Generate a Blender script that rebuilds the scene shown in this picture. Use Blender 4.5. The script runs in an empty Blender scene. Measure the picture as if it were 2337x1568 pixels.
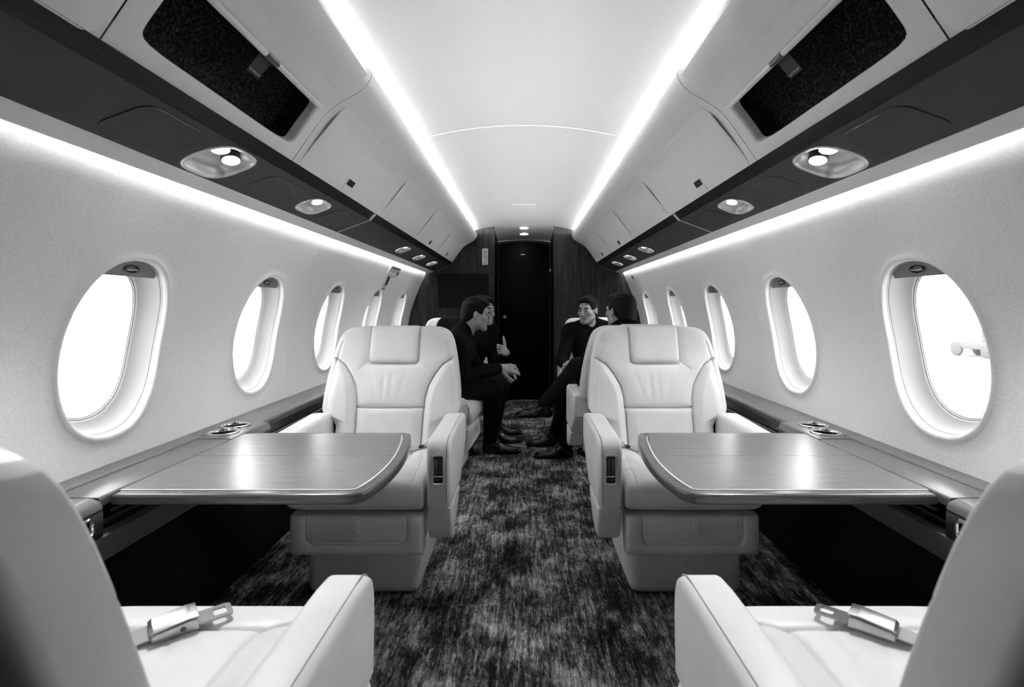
import bpy, bmesh, math, random
import numpy as np
from mathutils import Vector, Matrix

random.seed(4)
PI = math.pi
C = bpy.context.scene.collection
EYE = 1.10            # camera height above the cabin floor (m)
YB = 5.34             # the aft bulkhead
YF = -0.16            # the closed end behind the camera
LENS_PX = 1180.0

# ------------------------------------------------------------------ materials
MATS = {}

def mat(name, col, rough=0.5, metal=0.0, spec=0.5, coat=0.0, coat_rough=0.1, emit=0.0):
    m = bpy.data.materials.new(name)
    m.use_nodes = True
    b = m.node_tree.nodes['Principled BSDF']
    c = (col, col, col) if isinstance(col, (int, float)) else col
    b.inputs['Base Color'].default_value = (*c, 1)
    b.inputs['Roughness'].default_value = rough
    b.inputs['Metallic'].default_value = metal
    b.inputs['Specular IOR Level'].default_value = spec
    b.inputs['Coat Weight'].default_value = coat
    b.inputs['Coat Roughness'].default_value = coat_rough
    if emit:
        b.inputs['Emission Color'].default_value = (1, 1, 1, 1)
        b.inputs['Emission Strength'].default_value = emit
    MATS[name] = m
    return m

def nodes(m):
    return m.node_tree.nodes, m.node_tree.links, m.node_tree.nodes['Principled BSDF']

def tex(m, scale=(1, 1, 1), noise=10, detail=4, rough=0.5, coord='Object'):
    n, l, b = nodes(m)
    tc = n.new('ShaderNodeTexCoord')
    mp = n.new('ShaderNodeMapping')
    mp.inputs['Scale'].default_value = scale
    l.new(tc.outputs[coord], mp.inputs['Vector'])
    t = n.new('ShaderNodeTexNoise')
    t.inputs['Scale'].default_value = noise
    t.inputs['Detail'].default_value = detail
    t.inputs['Roughness'].default_value = rough
    l.new(mp.outputs['Vector'], t.inputs['Vector'])
    return t

def ramp(m, src, stops):
    n, l, b = nodes(m)
    r = n.new('ShaderNodeValToRGB')
    e = r.color_ramp.elements
    while len(e) < len(stops):
        e.new(0.5)
    for x, (p, c) in zip(e, stops):
        x.position = p
        x.color = (c, c, c, 1)
    l.new(src, r.inputs['Fac'])
    return r

def bump(m, src, strength=0.1, dist=0.002):
    n, l, b = nodes(m)
    k = n.new('ShaderNodeBump')
    k.inputs['Strength'].default_value = strength
    k.inputs['Distance'].default_value = dist
    l.new(src, k.inputs['Height'])
    l.new(k.outputs['Normal'], b.inputs['Normal'])

def mathn(m, op, a, b_):
    n, l, b = nodes(m)
    k = n.new('ShaderNodeMath')
    k.operation = op
    for i, x in enumerate((a, b_)):
        if isinstance(x, (int, float)):
            k.inputs[i].default_value = x
        else:
            l.new(x, k.inputs[i])
    return k.outputs[0]

def build_materials():
    m = mat('sidewall_fabric', 0.60, 0.85, spec=0.2)
    t = tex(m, noise=160, detail=3)
    r = ramp(m, t.outputs['Fac'], [(0.3, 0.78), (0.7, 0.88)])
    m.node_tree.links.new(r.outputs['Color'], nodes(m)[2].inputs['Base Color'])
    bump(m, t.outputs['Fac'], 0.25, 0.001)
    mat('ceiling_panel', 0.90, 0.6, spec=0.3)
    mat('bin_shell', 0.80, 0.5, spec=0.4)
    m = mat('leather', 0.66, 0.42, spec=0.45)
    t = tex(m, noise=420, detail=2)
    t2 = tex(m, noise=9, detail=3)
    r = ramp(m, t2.outputs['Fac'], [(0.3, 0.72), (0.7, 0.79)])
    m.node_tree.links.new(r.outputs['Color'], nodes(m)[2].inputs['Base Color'])
    bump(m, t.outputs['Fac'], 0.12, 0.0006)
    mat('stitching', 0.30, 0.7)
    m = mat('service_plastic', 0.032, 0.55, spec=0.3)
    t = tex(m, noise=300, detail=2)
    bump(m, t.outputs['Fac'], 0.1, 0.0005)
    m = mat('band_wood', 0.012, 0.35, spec=0.4)
    t = tex(m, (60, 2.0, 60), 4, 5)
    r = ramp(m, t.outputs['Fac'], [(0.35, 0.006), (0.7, 0.022)])
    m.node_tree.links.new(r.outputs['Color'], nodes(m)[2].inputs['Base Color'])
    m = mat('bulkhead_wood', 0.03, 0.40, spec=0.2)
    t = tex(m, (26, 26, 1.1), 3.2, 8, 0.62)
    r = ramp(m, t.outputs['Fac'], [(0.30, 0.004), (0.52, 0.018), (0.74, 0.055)])
    m.node_tree.links.new(r.outputs['Color'], nodes(m)[2].inputs['Base Color'])
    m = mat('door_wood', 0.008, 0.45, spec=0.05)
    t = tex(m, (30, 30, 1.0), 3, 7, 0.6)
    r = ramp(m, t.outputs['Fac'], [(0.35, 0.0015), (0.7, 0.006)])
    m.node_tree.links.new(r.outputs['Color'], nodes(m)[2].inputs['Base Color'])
    m = mat('table_wood', 0.18, 0.34, spec=0.5, coat=0.45, coat_rough=0.27)
    t = tex(m, (1.6, 46, 46), 5, 9, 0.65)
    r = ramp(m, t.outputs['Fac'], [(0.30, 0.065), (0.5, 0.12), (0.70, 0.20)])
    m.node_tree.links.new(r.outputs['Color'], nodes(m)[2].inputs['Base Color'])
    bump(m, t.outputs['Fac'], 0.04, 0.0006)
    m = mat('edge_wood', 0.07, 0.25, spec=0.5, coat=0.3, coat_rough=0.2)
    t = tex(m, (3, 40, 40), 6, 6)
    r = ramp(m, t.outputs['Fac'], [(0.3, 0.07), (0.7, 0.12)])
    m.node_tree.links.new(r.outputs['Color'], nodes(m)[2].inputs['Base Color'])
    m = mat('ledge_wood', 0.15, 0.32, spec=0.5, coat=0.15, coat_rough=0.25)
    t = tex(m, (46, 1.6, 46), 5, 8, 0.6)
    r = ramp(m, t.outputs['Fac'], [(0.28, 0.07), (0.72, 0.15)])
    m.node_tree.links.new(r.outputs['Color'], nodes(m)[2].inputs['Base Color'])
    mat('inlay', 0.95, 0.35)
    mat('seam_shade', 0.07, 0.7)
    mat('fascia_black', 0.012, 0.25, spec=0.5)
    mat('dado_shade', 0.006, 0.8, spec=0.1)
    mat('side_leather', 0.10, 0.6, spec=0.3)
    mat('chrome', 0.85, 0.12, metal=1.0)
    mat('satin_metal', 0.50, 0.30, metal=1.0)
    mat('tongue_steel', 0.30, 0.3, metal=1.0)
    mat('dark_metal', 0.10, 0.35, metal=1.0)
    mat('light_bowl', 0.72, 0.34, metal=0.6)
    mat('bezel_silver', 0.80, 0.28, metal=0.8)
    mat('webbing', 0.42, 0.8, spec=0.2)
    m = mat('liner_fabric', 0.014, 0.95, spec=0.1)
    t = tex(m, (1, 1, 1), 140, 4, 0.7)
    r = ramp(m, t.outputs['Fac'], [(0.46, 0.006), (0.60, 0.03), (0.75, 0.10)])
    m.node_tree.links.new(r.outputs['Color'], nodes(m)[2].inputs['Base Color'])
    mat('strap_black', 0.012, 0.6)
    mat('white_thread', 0.7, 0.8)
    mat('gloss_black', 0.003, 0.35, spec=0.12)
    mat('placard_white', 0.55, 0.6)
    mat('ink', 0.02, 0.7)
    mat('plastic_white', 0.72, 0.4)
    mat('reveal_plastic', 0.40, 0.45)
    mat('shade_grey', 0.22, 0.5)
    mat('seal_grey', 0.45, 0.5)
    mat('lamp_lens', 1.0, 0.3, emit=14.0)
    mat('cove_strip', 1.0, 0.3, emit=80.0)
    mat('wash_strip', 1.0, 0.3, emit=17.0)
    mat('skin', (0.29, 0.28, 0.275), 0.5, spec=0.35)
    m = mat('hair', 0.005, 0.6, spec=0.12)
    t = tex(m, (1, 1, 0.35), 160, 3)
    bump(m, t.outputs['Fac'], 0.8, 0.004)
    mat('shirt_black', 0.0035, 0.85, spec=0.06)
    mat('trouser_black', 0.006, 0.85, spec=0.08)
    mat('sock_grey', 0.015, 0.85)
    mat('shoe_leather', 0.008, 0.2, spec=0.55)
    mat('lip_dark', 0.07, 0.5)
    mat('eye_dark', 0.03, 0.2)
    mat('tarmac', 0.5, 0.9)
    mat('hangar_paint', 0.42, 0.8)
    mat('vehicle_grey', 0.14, 0.6)
    mat('rubber', 0.12, 0.8)
    # carpet: streaks along the aisle broken by blotches
    m = mat('carpet', 0.1, 0.95, spec=0.08)
    n, l, b = nodes(m)
    s1 = tex(m, (34, 3.4, 1), 1.6, 8, 0.72)
    s2 = tex(m, (70, 20, 1), 1.3, 6, 0.75)
    bl = tex(m, (2.8, 2.2, 1), 1.7, 7, 0.68)
    vein = tex(m, (30, 5.0, 1), 1.5, 3, 0.55)
    fib = tex(m, (1, 0.6, 1), 420, 2, 0.6)
    s1.inputs['Distortion'].default_value = 0.3
    s2.inputs['Distortion'].default_value = 1.1
    vein.inputs['Distortion'].default_value = 1.4
    # thin pale threads where the vein noise crosses its middle value
    vd = mathn(m, 'ABSOLUTE', mathn(m, 'SUBTRACT', vein.outputs['Fac'], 0.5), 0)
    vl = mathn(m, 'MAXIMUM', mathn(m, 'SUBTRACT', 1.0, mathn(m, 'MULTIPLY', vd, 42.0)), 0.0)
    a = mathn(m, 'MULTIPLY', s1.outputs['Fac'], 0.46)
    c2 = mathn(m, 'MULTIPLY', s2.outputs['Fac'], 0.36)
    d = mathn(m, 'MULTIPLY', bl.outputs['Fac'], 0.62)
    e = mathn(m, 'ADD', a, c2)
    f = mathn(m, 'ADD', e, d)
    f = mathn(m, 'ADD', f, mathn(m, 'MULTIPLY', vl, 0.085))
    g = mathn(m, 'ADD', f, mathn(m, 'MULTIPLY', fib.outputs['Fac'], 0.12))
    r = ramp(m, g, [(0.655, 0.006), (0.75, 0.032), (0.825, 0.17), (0.94, 0.62)])
    l.new(r.outputs['Color'], b.inputs['Base Color'])
    bump(m, mathn(m, 'ADD', g, mathn(m, 'MULTIPLY', fib.outputs['Fac'], 0.4)), 0.6, 0.004)
    # window glass: mostly clear, a faint mirror
    g = bpy.data.materials.new('window_glass')
    g.use_nodes = True
    n, l = g.node_tree.nodes, g.node_tree.links
    n.clear()
    out = n.new('ShaderNodeOutputMaterial')
    mix = n.new('ShaderNodeMixShader')
    tr = n.new('ShaderNodeBsdfTransparent')
    gl = n.new('ShaderNodeBsdfGlossy')
    gl.inputs['Roughness'].default_value = 0.02
    mix.inputs[0].default_value = 0.05
    l.new(tr.outputs[0], mix.inputs[1])
    l.new(gl.outputs[0], mix.inputs[2])
    l.new(mix.outputs[0], out.inputs['Surface'])
    MATS['window_glass'] = g

build_materials()

# ------------------------------------------------------------------ mesh helpers
def link(name, me, m, parent=None, smooth=True, angle=35):
    o = bpy.data.objects.new(name, me)
    C.objects.link(o)
    ms = m if isinstance(m, (list, tuple)) else [m]
    for x in ms:
        me.materials.append(MATS[x])
    if smooth:
        me.shade_smooth()
        if angle:
            me.set_sharp_from_angle(angle=math.radians(angle))
    if parent is not None:
        o.parent = parent
    return o

def obj(name, bm, m, parent=None, smooth=True, angle=35, recalc=True):
    if recalc:
        bmesh.ops.recalc_face_normals(bm, faces=bm.faces)
    me = bpy.data.meshes.new(name)
    bm.to_mesh(me)
    bm.free()
    return link(name, me, m, parent, smooth, angle)

def raw(name, vs, fs, m, parent=None, smooth=True, angle=35, merge=0.0):
    bm = bmesh.new()
    bv = [bm.verts.new(v) for v in vs]
    for f in fs:
        try:
            bm.faces.new([bv[i] for i in f])
        except ValueError:
            pass
    if merge:
        bmesh.ops.remove_doubles(bm, verts=bm.verts, dist=merge)
    return obj(name, bm, m, parent, smooth, angle)

def thing(name, label, cat, loc=(0, 0, 0), group=None):
    o = bpy.data.objects.new(name, None)
    o.empty_display_size = 0.1
    C.objects.link(o)
    o.location = loc
    o['label'] = label
    o['category'] = cat
    if group:
        o['group'] = group
    return o

def tag(o, label, cat, group=None):
    o['label'] = label
    o['category'] = cat
    if group:
        o['group'] = group
    return o

def structure(o):
    o['kind'] = 'structure'
    return o

def copy_thing(root, loc, rotz=0.0, label=None, scale=None):
    r = root.copy()
    C.objects.link(r)
    r.location = loc
    r.rotation_euler = (0, 0, rotz)
    if scale:
        r.scale = (scale,) * 3
    if label:
        r['label'] = label
    for ch in list(root.children):
        c = ch.copy()
        C.objects.link(c)
        c.parent = r
        for g in list(ch.children):
            d = g.copy()
            C.objects.link(d)
            d.parent = c
    return r

def add_box(bm, c, s, r=0.0, seg=3, rot=None):
    g = bmesh.ops.create_cube(bm, size=1.0)
    vs = g['verts']
    bmesh.ops.scale(bm, vec=s, verts=vs)
    if r > 0:
        es = list({e for v in vs for e in v.link_edges})
        res = bmesh.ops.bevel(bm, geom=es, offset=min(r, min(s) * 0.49), segments=seg, profile=0.5, affect='EDGES')
        vs = list({v for f in res['faces'] for v in f.verts} | {v for v in vs if v.is_valid})
    M = Matrix.Translation(c)
    if rot is not None:
        M = M @ rot.to_4x4()
    bmesh.ops.transform(bm, matrix=M, verts=vs)

def rbox(name, c, s, r, m, parent=None, seg=3, rot=None):
    bm = bmesh.new()
    add_box(bm, c, s, r, seg, rot)
    return obj(name, bm, m, parent)

def prism(name, poly, lo, hi, axis, m, parent=None, bev=0.0, seg=3, angle=35, edges='all'):
    """poly in the two axes that are left, extruded along axis from lo to hi"""
    bm = bmesh.new()
    def P(a, b, h):
        return {'x': (h, a, b), 'y': (a, h, b), 'z': (a, b, h)}[axis]
    A = [bm.verts.new(P(a, b, lo)) for a, b in poly]
    B = [bm.verts.new(P(a, b, hi)) for a, b in poly]
    bm.faces.new(A[::-1])
    bm.faces.new(B)
    n = len(poly)
    for i in range(n):
        bm.faces.new((A[i], A[(i + 1) % n], B[(i + 1) % n], B[i]))
    bmesh.ops.recalc_face_normals(bm, faces=bm.faces)
    if bev:
        if edges == 'caps':
            es = [e for e in bm.edges if (e.verts[0] in A) == (e.verts[1] in A)]
        else:
            es = bm.edges[:]
        bmesh.ops.bevel(bm, geom=es, offset=bev, segments=seg, profile=0.5, affect='EDGES', clamp_overlap=True)
    return obj(name, bm, m, parent, angle=angle)

def add_tube(bm, pts, r, n=10, closed=False, caps=True):
    pts = [Vector(p) for p in pts]
    k = len(pts)
    rs = r if isinstance(r, (list, tuple)) else [r] * k
    rings = []
    up = None
    for i, p in enumerate(pts):
        if closed:
            t = pts[(i + 1) % k] - pts[i - 1]
        else:
            t = pts[min(i + 1, k - 1)] - pts[max(i - 1, 0)]
        t.normalize()
        if up is None:
            up = t.orthogonal().normalized()
        else:
            up = (up - t * up.dot(t)).normalized()
        w = t.cross(up)
        rings.append([bm.verts.new(p + (up * math.cos(2 * PI * j / n) + w * math.sin(2 * PI * j / n)) * rs[i]) for j in range(n)])
    rng = range(k) if closed else range(k - 1)
    for i in rng:
        a, b = rings[i], rings[(i + 1) % k]
        for j in range(n):
            bm.faces.new((a[j], a[(j + 1) % n], b[(j + 1) % n], b[j]))
    if caps and not closed:
        bm.faces.new(rings[0][::-1])
        bm.faces.new(rings[-1])

def tube(name, pts, r, m, parent=None, n=10, closed=False):
    bm = bmesh.new()
    add_tube(bm, pts, r, n, closed)
    return obj(name, bm, m, parent)

def add_lathe(bm, prof, c=(0, 0, 0), n=32, M=None):
    rings = []
    M = M or Matrix.Translation(c)
    for r, z in prof:
        if r < 1e-6:
            rings.append([bm.verts.new(M @ Vector((0, 0, z)))])
        else:
            rings.append([bm.verts.new(M @ Vector((r * math.cos(2 * PI * j / n), r * math.sin(2 * PI * j / n), z))) for j in range(n)])
    for a, b in zip(rings, rings[1:]):
        for j in range(n):
            k = (j + 1) % n
            if len(a) == 1 and len(b) == 1:
                continue
            if len(a) == 1:
                bm.faces.new((a[0], b[j], b[k]))
            elif len(b) == 1:
                bm.faces.new((a[j], a[k], b[0]))
            else:
                bm.faces.new((a[j], a[k], b[k], b[j]))

def lathe(name, prof, m, parent=None, c=(0, 0, 0), n=32, M=None):
    bm = bmesh.new()
    add_lathe(bm, prof, c, n, M)
    return obj(name, bm, m, parent)

def drill(o, xy, r, z0, z1):
    """cuts a round hole down through a mesh"""
    bb = [Vector(c) for c in o.bound_box]
    if not (min(c.x for c in bb) < xy[0] + r and max(c.x for c in bb) > xy[0] - r and min(c.y for c in bb) < xy[1] + r and max(c.y for c in bb) > xy[1] - r):
        return
    bm = bmesh.new()
    bmesh.ops.create_cone(bm, cap_ends=True, segments=44, radius1=r, radius2=r, depth=z1 - z0)
    bmesh.ops.translate(bm, verts=bm.verts, vec=(xy[0], xy[1], (z0 + z1) / 2))
    me = bpy.data.meshes.new('cutter')
    bm.to_mesh(me)
    bm.free()
    cu = bpy.data.objects.new('cutter', me)
    C.objects.link(cu)
    md = o.modifiers.new('cut', 'BOOLEAN')
    md.operation, md.solver, md.object = 'DIFFERENCE', 'EXACT', cu
    dg = bpy.context.evaluated_depsgraph_get()
    new = bpy.data.meshes.new_from_object(o.evaluated_get(dg))
    o.modifiers.clear()
    o.data = new
    new.set_sharp_from_angle(angle=math.radians(35))
    bpy.data.objects.remove(cu)

def catmull(pts, k=6):
    P = [np.array(p, float) for p in pts]
    P = [2 * P[0] - P[1]] + P + [2 * P[-1] - P[-2]]
    out = []
    for i in range(1, len(P) - 2):
        for j in range(k):
            t = j / k
            a, b, c, d = P[i - 1], P[i], P[i + 1], P[i + 2]
            out.append(0.5 * (2 * b + (c - a) * t + (2 * a - 5 * b + 4 * c - d) * t * t + (3 * b - a - 3 * c + d) * t ** 3))
    out.append(P[-2])
    return np.array(out)

def rrect(u0, u1, v0, v1, r, k=6):
    """rounded rectangle, counter-clockwise"""
    out = []
    for cx, cy, a0 in ((u1 - r[0], v1 - r[1], 0), (u0 + r[0], v1 - r[1], 90), (u0 + r[0], v0 + r[1], 180), (u1 - r[0], v0 + r[1], 270)):
        for j in range(k + 1):
            a = math.radians(a0 + 90 * j / k)
            out.append((cx + r[0] * math.cos(a), cy + r[1] * math.sin(a)))
    return out

def surf_normal(f, u, v, inward):
    e = 1e-3
    p = Vector(f(u, v))
    a = Vector(f(u + e, v)) - Vector(f(u - e, v))
    b = Vector(f(u, v + e)) - Vector(f(u, v - e))
    n = a.cross(b).normalized()
    return n if n.dot(Vector(inward)) > 0 else -n

def plate(name, f, bound, h, m, parent=None, inward=(0, 0, -1), bevel=0.0015, rings=6, sink=0.002):
    """a thin panel that follows the surface f(u, v), standing h proud of it"""
    cu = sum(p[0] for p in bound) / len(bound)
    cv = sum(p[1] for p in bound) / len(bound)
    vs, fs = [], []
    n = len(bound)
    lev = [(1.0, -sink), (1.0, h - bevel), (0.992, h)] + [(1 - i / rings, h) for i in range(1, rings)]
    for s, hh in lev:
        for (u, v) in bound:
            uu, vv = cu + (u - cu) * s, cv + (v - cv) * s
            vs.append(Vector(f(uu, vv)) + surf_normal(f, uu, vv, inward) * hh)
    vs.append(Vector(f(cu, cv)) + surf_normal(f, cu, cv, inward) * h)
    for i in range(len(lev) - 1):
        for j in range(n):
            k = (j + 1) % n
            fs.append((i * n + j, i * n + k, (i + 1) * n + k, (i + 1) * n + j))
    last = (len(lev) - 1) * n
    for j in range(n):
        fs.append((last + j, last + (j + 1) % n, len(vs) - 1))
    return raw(name, vs, fs, m, parent, angle=30)

def cell_rings(f, u0, u1, v0, v1, hole, inward, levels, m=22, L=7):
    """surface patch f over a rectangle with a hole; levels carry on from the hole's edge: (scale about the centre, offset along the normal)"""
    uc = sum(p[0] for p in hole(None)) / 2
    vc = sum(p[1] for p in hole(None)) / 2
    per = []
    for i in range(m):
        per.append((u0 + (u1 - u0) * i / m, v0))
    for i in range(m):
        per.append((u1, v0 + (v1 - v0) * i / m))
    for i in range(m):
        per.append((u1 - (u1 - u0) * i / m, v1))
    for i in range(m):
        per.append((u0, v1 - (v1 - v0) * i / m))
    n = len(per)
    hp = [hole(p) for p in per]
    vs, fs = [], []
    for i in range(L + 1):
        t = (i / L) ** 0.75
        for p, h in zip(per, hp):
            h1 = (uc + (h[0] - uc) * levels[0][0], vc + (h[1] - vc) * levels[0][0])
            vs.append(Vector(f(p[0] + (h1[0] - p[0]) * t, p[1] + (h1[1] - p[1]) * t)))
    for s, d in levels[1:]:
        for h in hp:
            u, v = uc + (h[0] - uc) * s, vc + (h[1] - vc) * s
            vs.append(Vector(f(u, v)) + surf_normal(f, u, v, inward) * d)
    rows = L + len(levels)
    for i in range(rows - 1):
        for j in range(n):
            k = (j + 1) % n
            fs.append((i * n + j, i * n + k, (i + 1) * n + k, (i + 1) * n + j))
    return vs, fs, hp, (uc, vc)

def grid_patch(f, u0, u1, v0, v1, nu, nv):
    vs, fs = [], []
    for i in range(nu + 1):
        for j in range(nv + 1):
            vs.append(Vector(f(u0 + (u1 - u0) * i / nu, v0 + (v1 - v0) * j / nv)))
    for i in range(nu):
        for j in range(nv):
            a = i * (nv + 1) + j
            fs.append((a, a + 1, a + nv + 2, a + nv + 1))
    return vs, fs

class Acc:
    def __init__(self):
        self.v, self.f = [], []
    def add(self, vs, fs):
        k = len(self.v)
        self.v += vs
        self.f += [tuple(i + k for i in f) for f in fs]

# ------------------------------------------------------------------ cabin section (heights relative to the eye)
_w = catmull([(-1.13, 1.17), (-0.80, 1.185), (-0.60, 1.195), (-0.456, 1.203), (-0.30, 1.207), (-0.12, 1.193), (0.063, 1.142), (0.222, 1.078),
              (0.353, 1.020), (0.44, 1.032), (0.52, 1.015), (0.60, 0.95), (0.69, 0.875), (0.79, 0.81)], 10)
def wall_x(z):
    return float(np.interp(z - EYE, _w[:, 0], _w[:, 1]))

def wall_f(s):
    return lambda y, z: (s * wall_x(z), y, z)

CR = 1.98
_cove = ([0.505, 0.56, 0.70, 0.80, 0.86, 0.93], [0.802, 0.808, 0.806, 0.788, 0.740, 0.680])
def ceil_z(x, top=0.868):
    if abs(x) > 0.505:                 # the light trough above the lockers
        return EYE + float(np.interp(abs(x), *_cove))
    return EYE + top - (CR - math.sqrt(CR * CR - x * x))

BINP = catmull([(0.754, 0.458), (0.72, 0.508), (0.69, 0.552), (0.66, 0.592), (0.634, 0.624), (0.595, 0.654), (0.552, 0.679), (0.52, 0.700),
                (0.500, 0.722), (0.489, 0.747), (0.494, 0.768), (0.508, 0.778)], 8)
_len = np.concatenate([[0], np.cumsum(np.hypot(*np.diff(BINP, axis=0).T))])
BIN_L = float(_len[-1])
def bin_f(s):
    def f(y, t):
        return (s * float(np.interp(t, _len, BINP[:, 0])), y, EYE + float(np.interp(t, _len, BINP[:, 1])))
    return f
def bin_t(ratio):
    """arc position on the locker face where |x| / height over the eye equals ratio"""
    q = BINP[:, 0] / BINP[:, 1]
    return float(np.interp(-ratio, -q, _len))

PS0, PS1 = (0.768, 0.438), (0.932, 0.377)
PSL = math.hypot(PS1[0] - PS0[0], PS1[1] - PS0[1])
def psu_f(s):
    return lambda y, t: (s * (PS0[0] + (PS1[0] - PS0[0]) * t), y, EYE + PS0[1] + (PS1[1] - PS0[1]) * t)

SEAM = 2.57
SPOT_NEAR, SPOT_MID, SPOT_FAR = 8.0, 5.0, 4.0
WIN_Y = [1.505, 2.30, 3.12, 3.97, 4.80]
WZ, WA, WB = EYE - 0.115, 0.180, 0.250

def window_hole(yc, a=WA, b=WB, n=2.35):
    def h(p):
        if p is None:
            return ((yc - a, WZ - b), (yc + a, WZ + b))
        t = math.atan2((p[1] - WZ) / b, (p[0] - yc) / a)
        c, s = math.cos(t), math.sin(t)
        r = (abs(c) ** n + abs(s) ** n) ** (-1 / n)
        return (yc + a * r * c, WZ + b * r * s)
    return h

RIM = [(1.10, 0), (1.085, 0.002), (1.055, 0.007), (1.025, 0.007), (1.005, 0.001), (0.995, -0.008)]
REVEAL = [(0.995, -0.008), (0.992, -0.016), (0.985, -0.017), (0.975, -0.030), (0.945, -0.048), (0.90, -0.062), (0.86, -0.069),
          (0.848, -0.071), (0.842, -0.075), (0.828, -0.075), (0.822, -0.079), (0.812, -0.079)]

def build_side(s):
    side = 'left' if s < 0 else 'right'
    f = wall_f(s)
    inw = (-s, 0, -0.2)
    A = Acc()
    z0, z1 = 0.45, EYE + 0.30
    edges = [WIN_Y[0] - 0.40] + [(a + b) / 2 for a, b in zip(WIN_Y, WIN_Y[1:])] + [WIN_Y[-1] + 0.40]
    holes = []
    for i, yc in enumerate(WIN_Y):
        vs, fs, hp, cc = cell_rings(f, edges[i], edges[i + 1], z0, z1, window_hole(yc), inw, RIM)
        A.add(vs, fs)
        holes.append((yc, hp, cc))
    A.add(*grid_patch(f, YF, edges[0], z0, z1, 12, 22))
    A.add(*grid_patch(f, edges[-1], YB + 0.02, z0, z1, 3, 22))
    yy = [YF] + edges + [YB + 0.02]
    for a, b in zip(yy, yy[1:]):
        A.add(*grid_patch(f, a, b, -0.02, z0, 22, 6))
        A.add(*grid_patch(f, a, b, z1, EYE + 0.785, 22, 9))
    structure(raw('wall_' + side, A.v, A.f, 'sidewall_fabric', merge=0.0004, angle=60))
    for i, (yc, hp, (uc, vc)) in enumerate(holes):
        n = len(hp)
        vs, fs = [], []
        for sc, d in REVEAL:
            for h in hp:
                u, v = uc + (h[0] - uc) * sc, vc + (h[1] - vc) * sc
                vs.append(Vector(f(u, v)) + surf_normal(f, u, v, inw) * d)
        for r in range(len(REVEAL) - 1):
            for j in range(n):
                k = (j + 1) % n
                fs.append((r * n + j, r * n + k, (r + 1) * n + k, (r + 1) * n + j))
        num = i + 1 if s < 0 else i + 6
        w = structure(raw('window_%d' % num, vs, fs, 'reveal_plastic', angle=40))
        def ring_pane(name, sc, d, m):
            pv, pf = [], []
            for q in (1.0, 0.66, 0.33):
                for h in hp:
                    u, v = uc + (h[0] - uc) * sc * q, vc + (h[1] - vc) * sc * q
                    pv.append(Vector(f(u, v)) + surf_normal(f, u, v, inw) * d)
            pv.append(Vector(f(uc, vc)) + surf_normal(f, uc, vc, inw) * d)
            for r in range(2):
                for j in range(n):
                    k = (j + 1) % n
                    pf.append((r * n + j, r * n + k, (r + 1) * n + k, (r + 1) * n + j))
            for j in range(n):
                pf.append((2 * n + j, 2 * n + (j + 1) % n, 3 * n))
            return raw(name, pv, pf, m, w, angle=60)
        ring_pane('pane', 0.825, -0.078, 'window_glass')
        # pull-down shade, only its bottom bar and grip showing at the top
        hole = window_hole(yc)
        zb = WZ + WB * 0.80
        top = []
        for k in range(33):
            t = math.radians(10 + 160 * k / 32)
            q = hole((yc + WA * math.cos(t), WZ + WB * math.sin(t)))
            u, v = yc + (q[0] - yc) * 0.985, WZ + (q[1] - WZ) * 0.985
            if v > zb:
                top.append((u, v))
        bound = [(u, v) for u, v in top]
        pv, pf = [], []
        for (u, v) in bound:
            for d in (-0.020, -0.026):
                for vv in (v, zb):
                    pv.append(Vector(f(u, vv)) + surf_normal(f, u, vv, inw) * d)
        for k in range(len(bound) - 1):
            a, b = 4 * k, 4 * k + 4
            pf += [(a, a + 1, b + 1, b), (a + 2, b + 2, b + 3, a + 3), (a + 1, a + 3, b + 3, b + 1), (a, b, b + 2, a + 2)]
        sh = raw('window_shade', pv, pf, 'shade_grey', w, angle=30)
        nn = surf_normal(f, yc, zb + 0.022, inw)
        base = Vector(f(yc, zb + 0.022)) + nn * -0.020
        tz = (Vector(f(yc, zb + 0.03)) - Vector(f(yc, zb + 0.014))).normalized()
        M = Matrix((Vector((0, 1, 0)), tz, nn)).transposed()
        bm = bmesh.new()
        ov = [(1.0, 0), (1.0, 0.003), (0.92, 0.005), (0.80, 0.002), (0.6, -0.001)]
        rings = []
        for q, d in ov:
            rings.append([bm.verts.new(base + M @ Vector((0.030 * q * math.cos(2 * PI * j / 28), 0.012 * q * math.sin(2 * PI * j / 28), d))) for j in range(28)])
        for a, b in zip(rings, rings[1:]):
            for j in range(28):
                bm.faces.new((a[j], a[(j + 1) % 28], b[(j + 1) % 28], b[j]))
        bm.faces.new(rings[-1])
        obj('shade_grip', bm, 'dark_metal', sh)
        bm = bmesh.new()
        add_box(bm, base + M @ Vector((0, -0.001, 0.004)), (0.044, 0.005, 0.006), 0.002, 2, M)
        obj('grip_bar', bm, 'satin_metal', sh)

    structure(tube('trim_%d' % (9 if s < 0 else 10), [Vector(f(SEAM + 0.04, z)) + Vector((s * 0.0006, 0, 0)) for z in np.linspace(0.655, EYE + 0.355, 40)], 0.0016, 'sidewall_fabric', None, 6))

    # --- overhead lockers
    bf = bin_f(s)
    inb = (-s, 0, -0.6)
    def bin_body(y0, y1, holef=None):
        face = [(s * x, EYE + z) for x, z in BINP]
        back = [(s * 0.526, EYE + 0.767), (s * 0.69, EYE + 0.765), (s * 0.835, EYE + 0.60), (s * 0.835, EYE + 0.458)]
        poly = face + back
        vs, fs = [], []
        n = len(poly)
        for y in (y0, y1):
            vs += [Vector((x, y, z)) for x, z in poly]
        nf = len(face)
        for j in range(n):
            if holef and j < nf - 1:
                continue
            k = (j + 1) % n
            fs.append((j, k, n + k, n + j))
        fs.append(tuple(range(n)))
        fs.append(tuple(range(n, 2 * n)))
        return vs, fs
    o = 'left' if s < 0 else 'right'
    tlo, thi = 0.0, BIN_L
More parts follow.
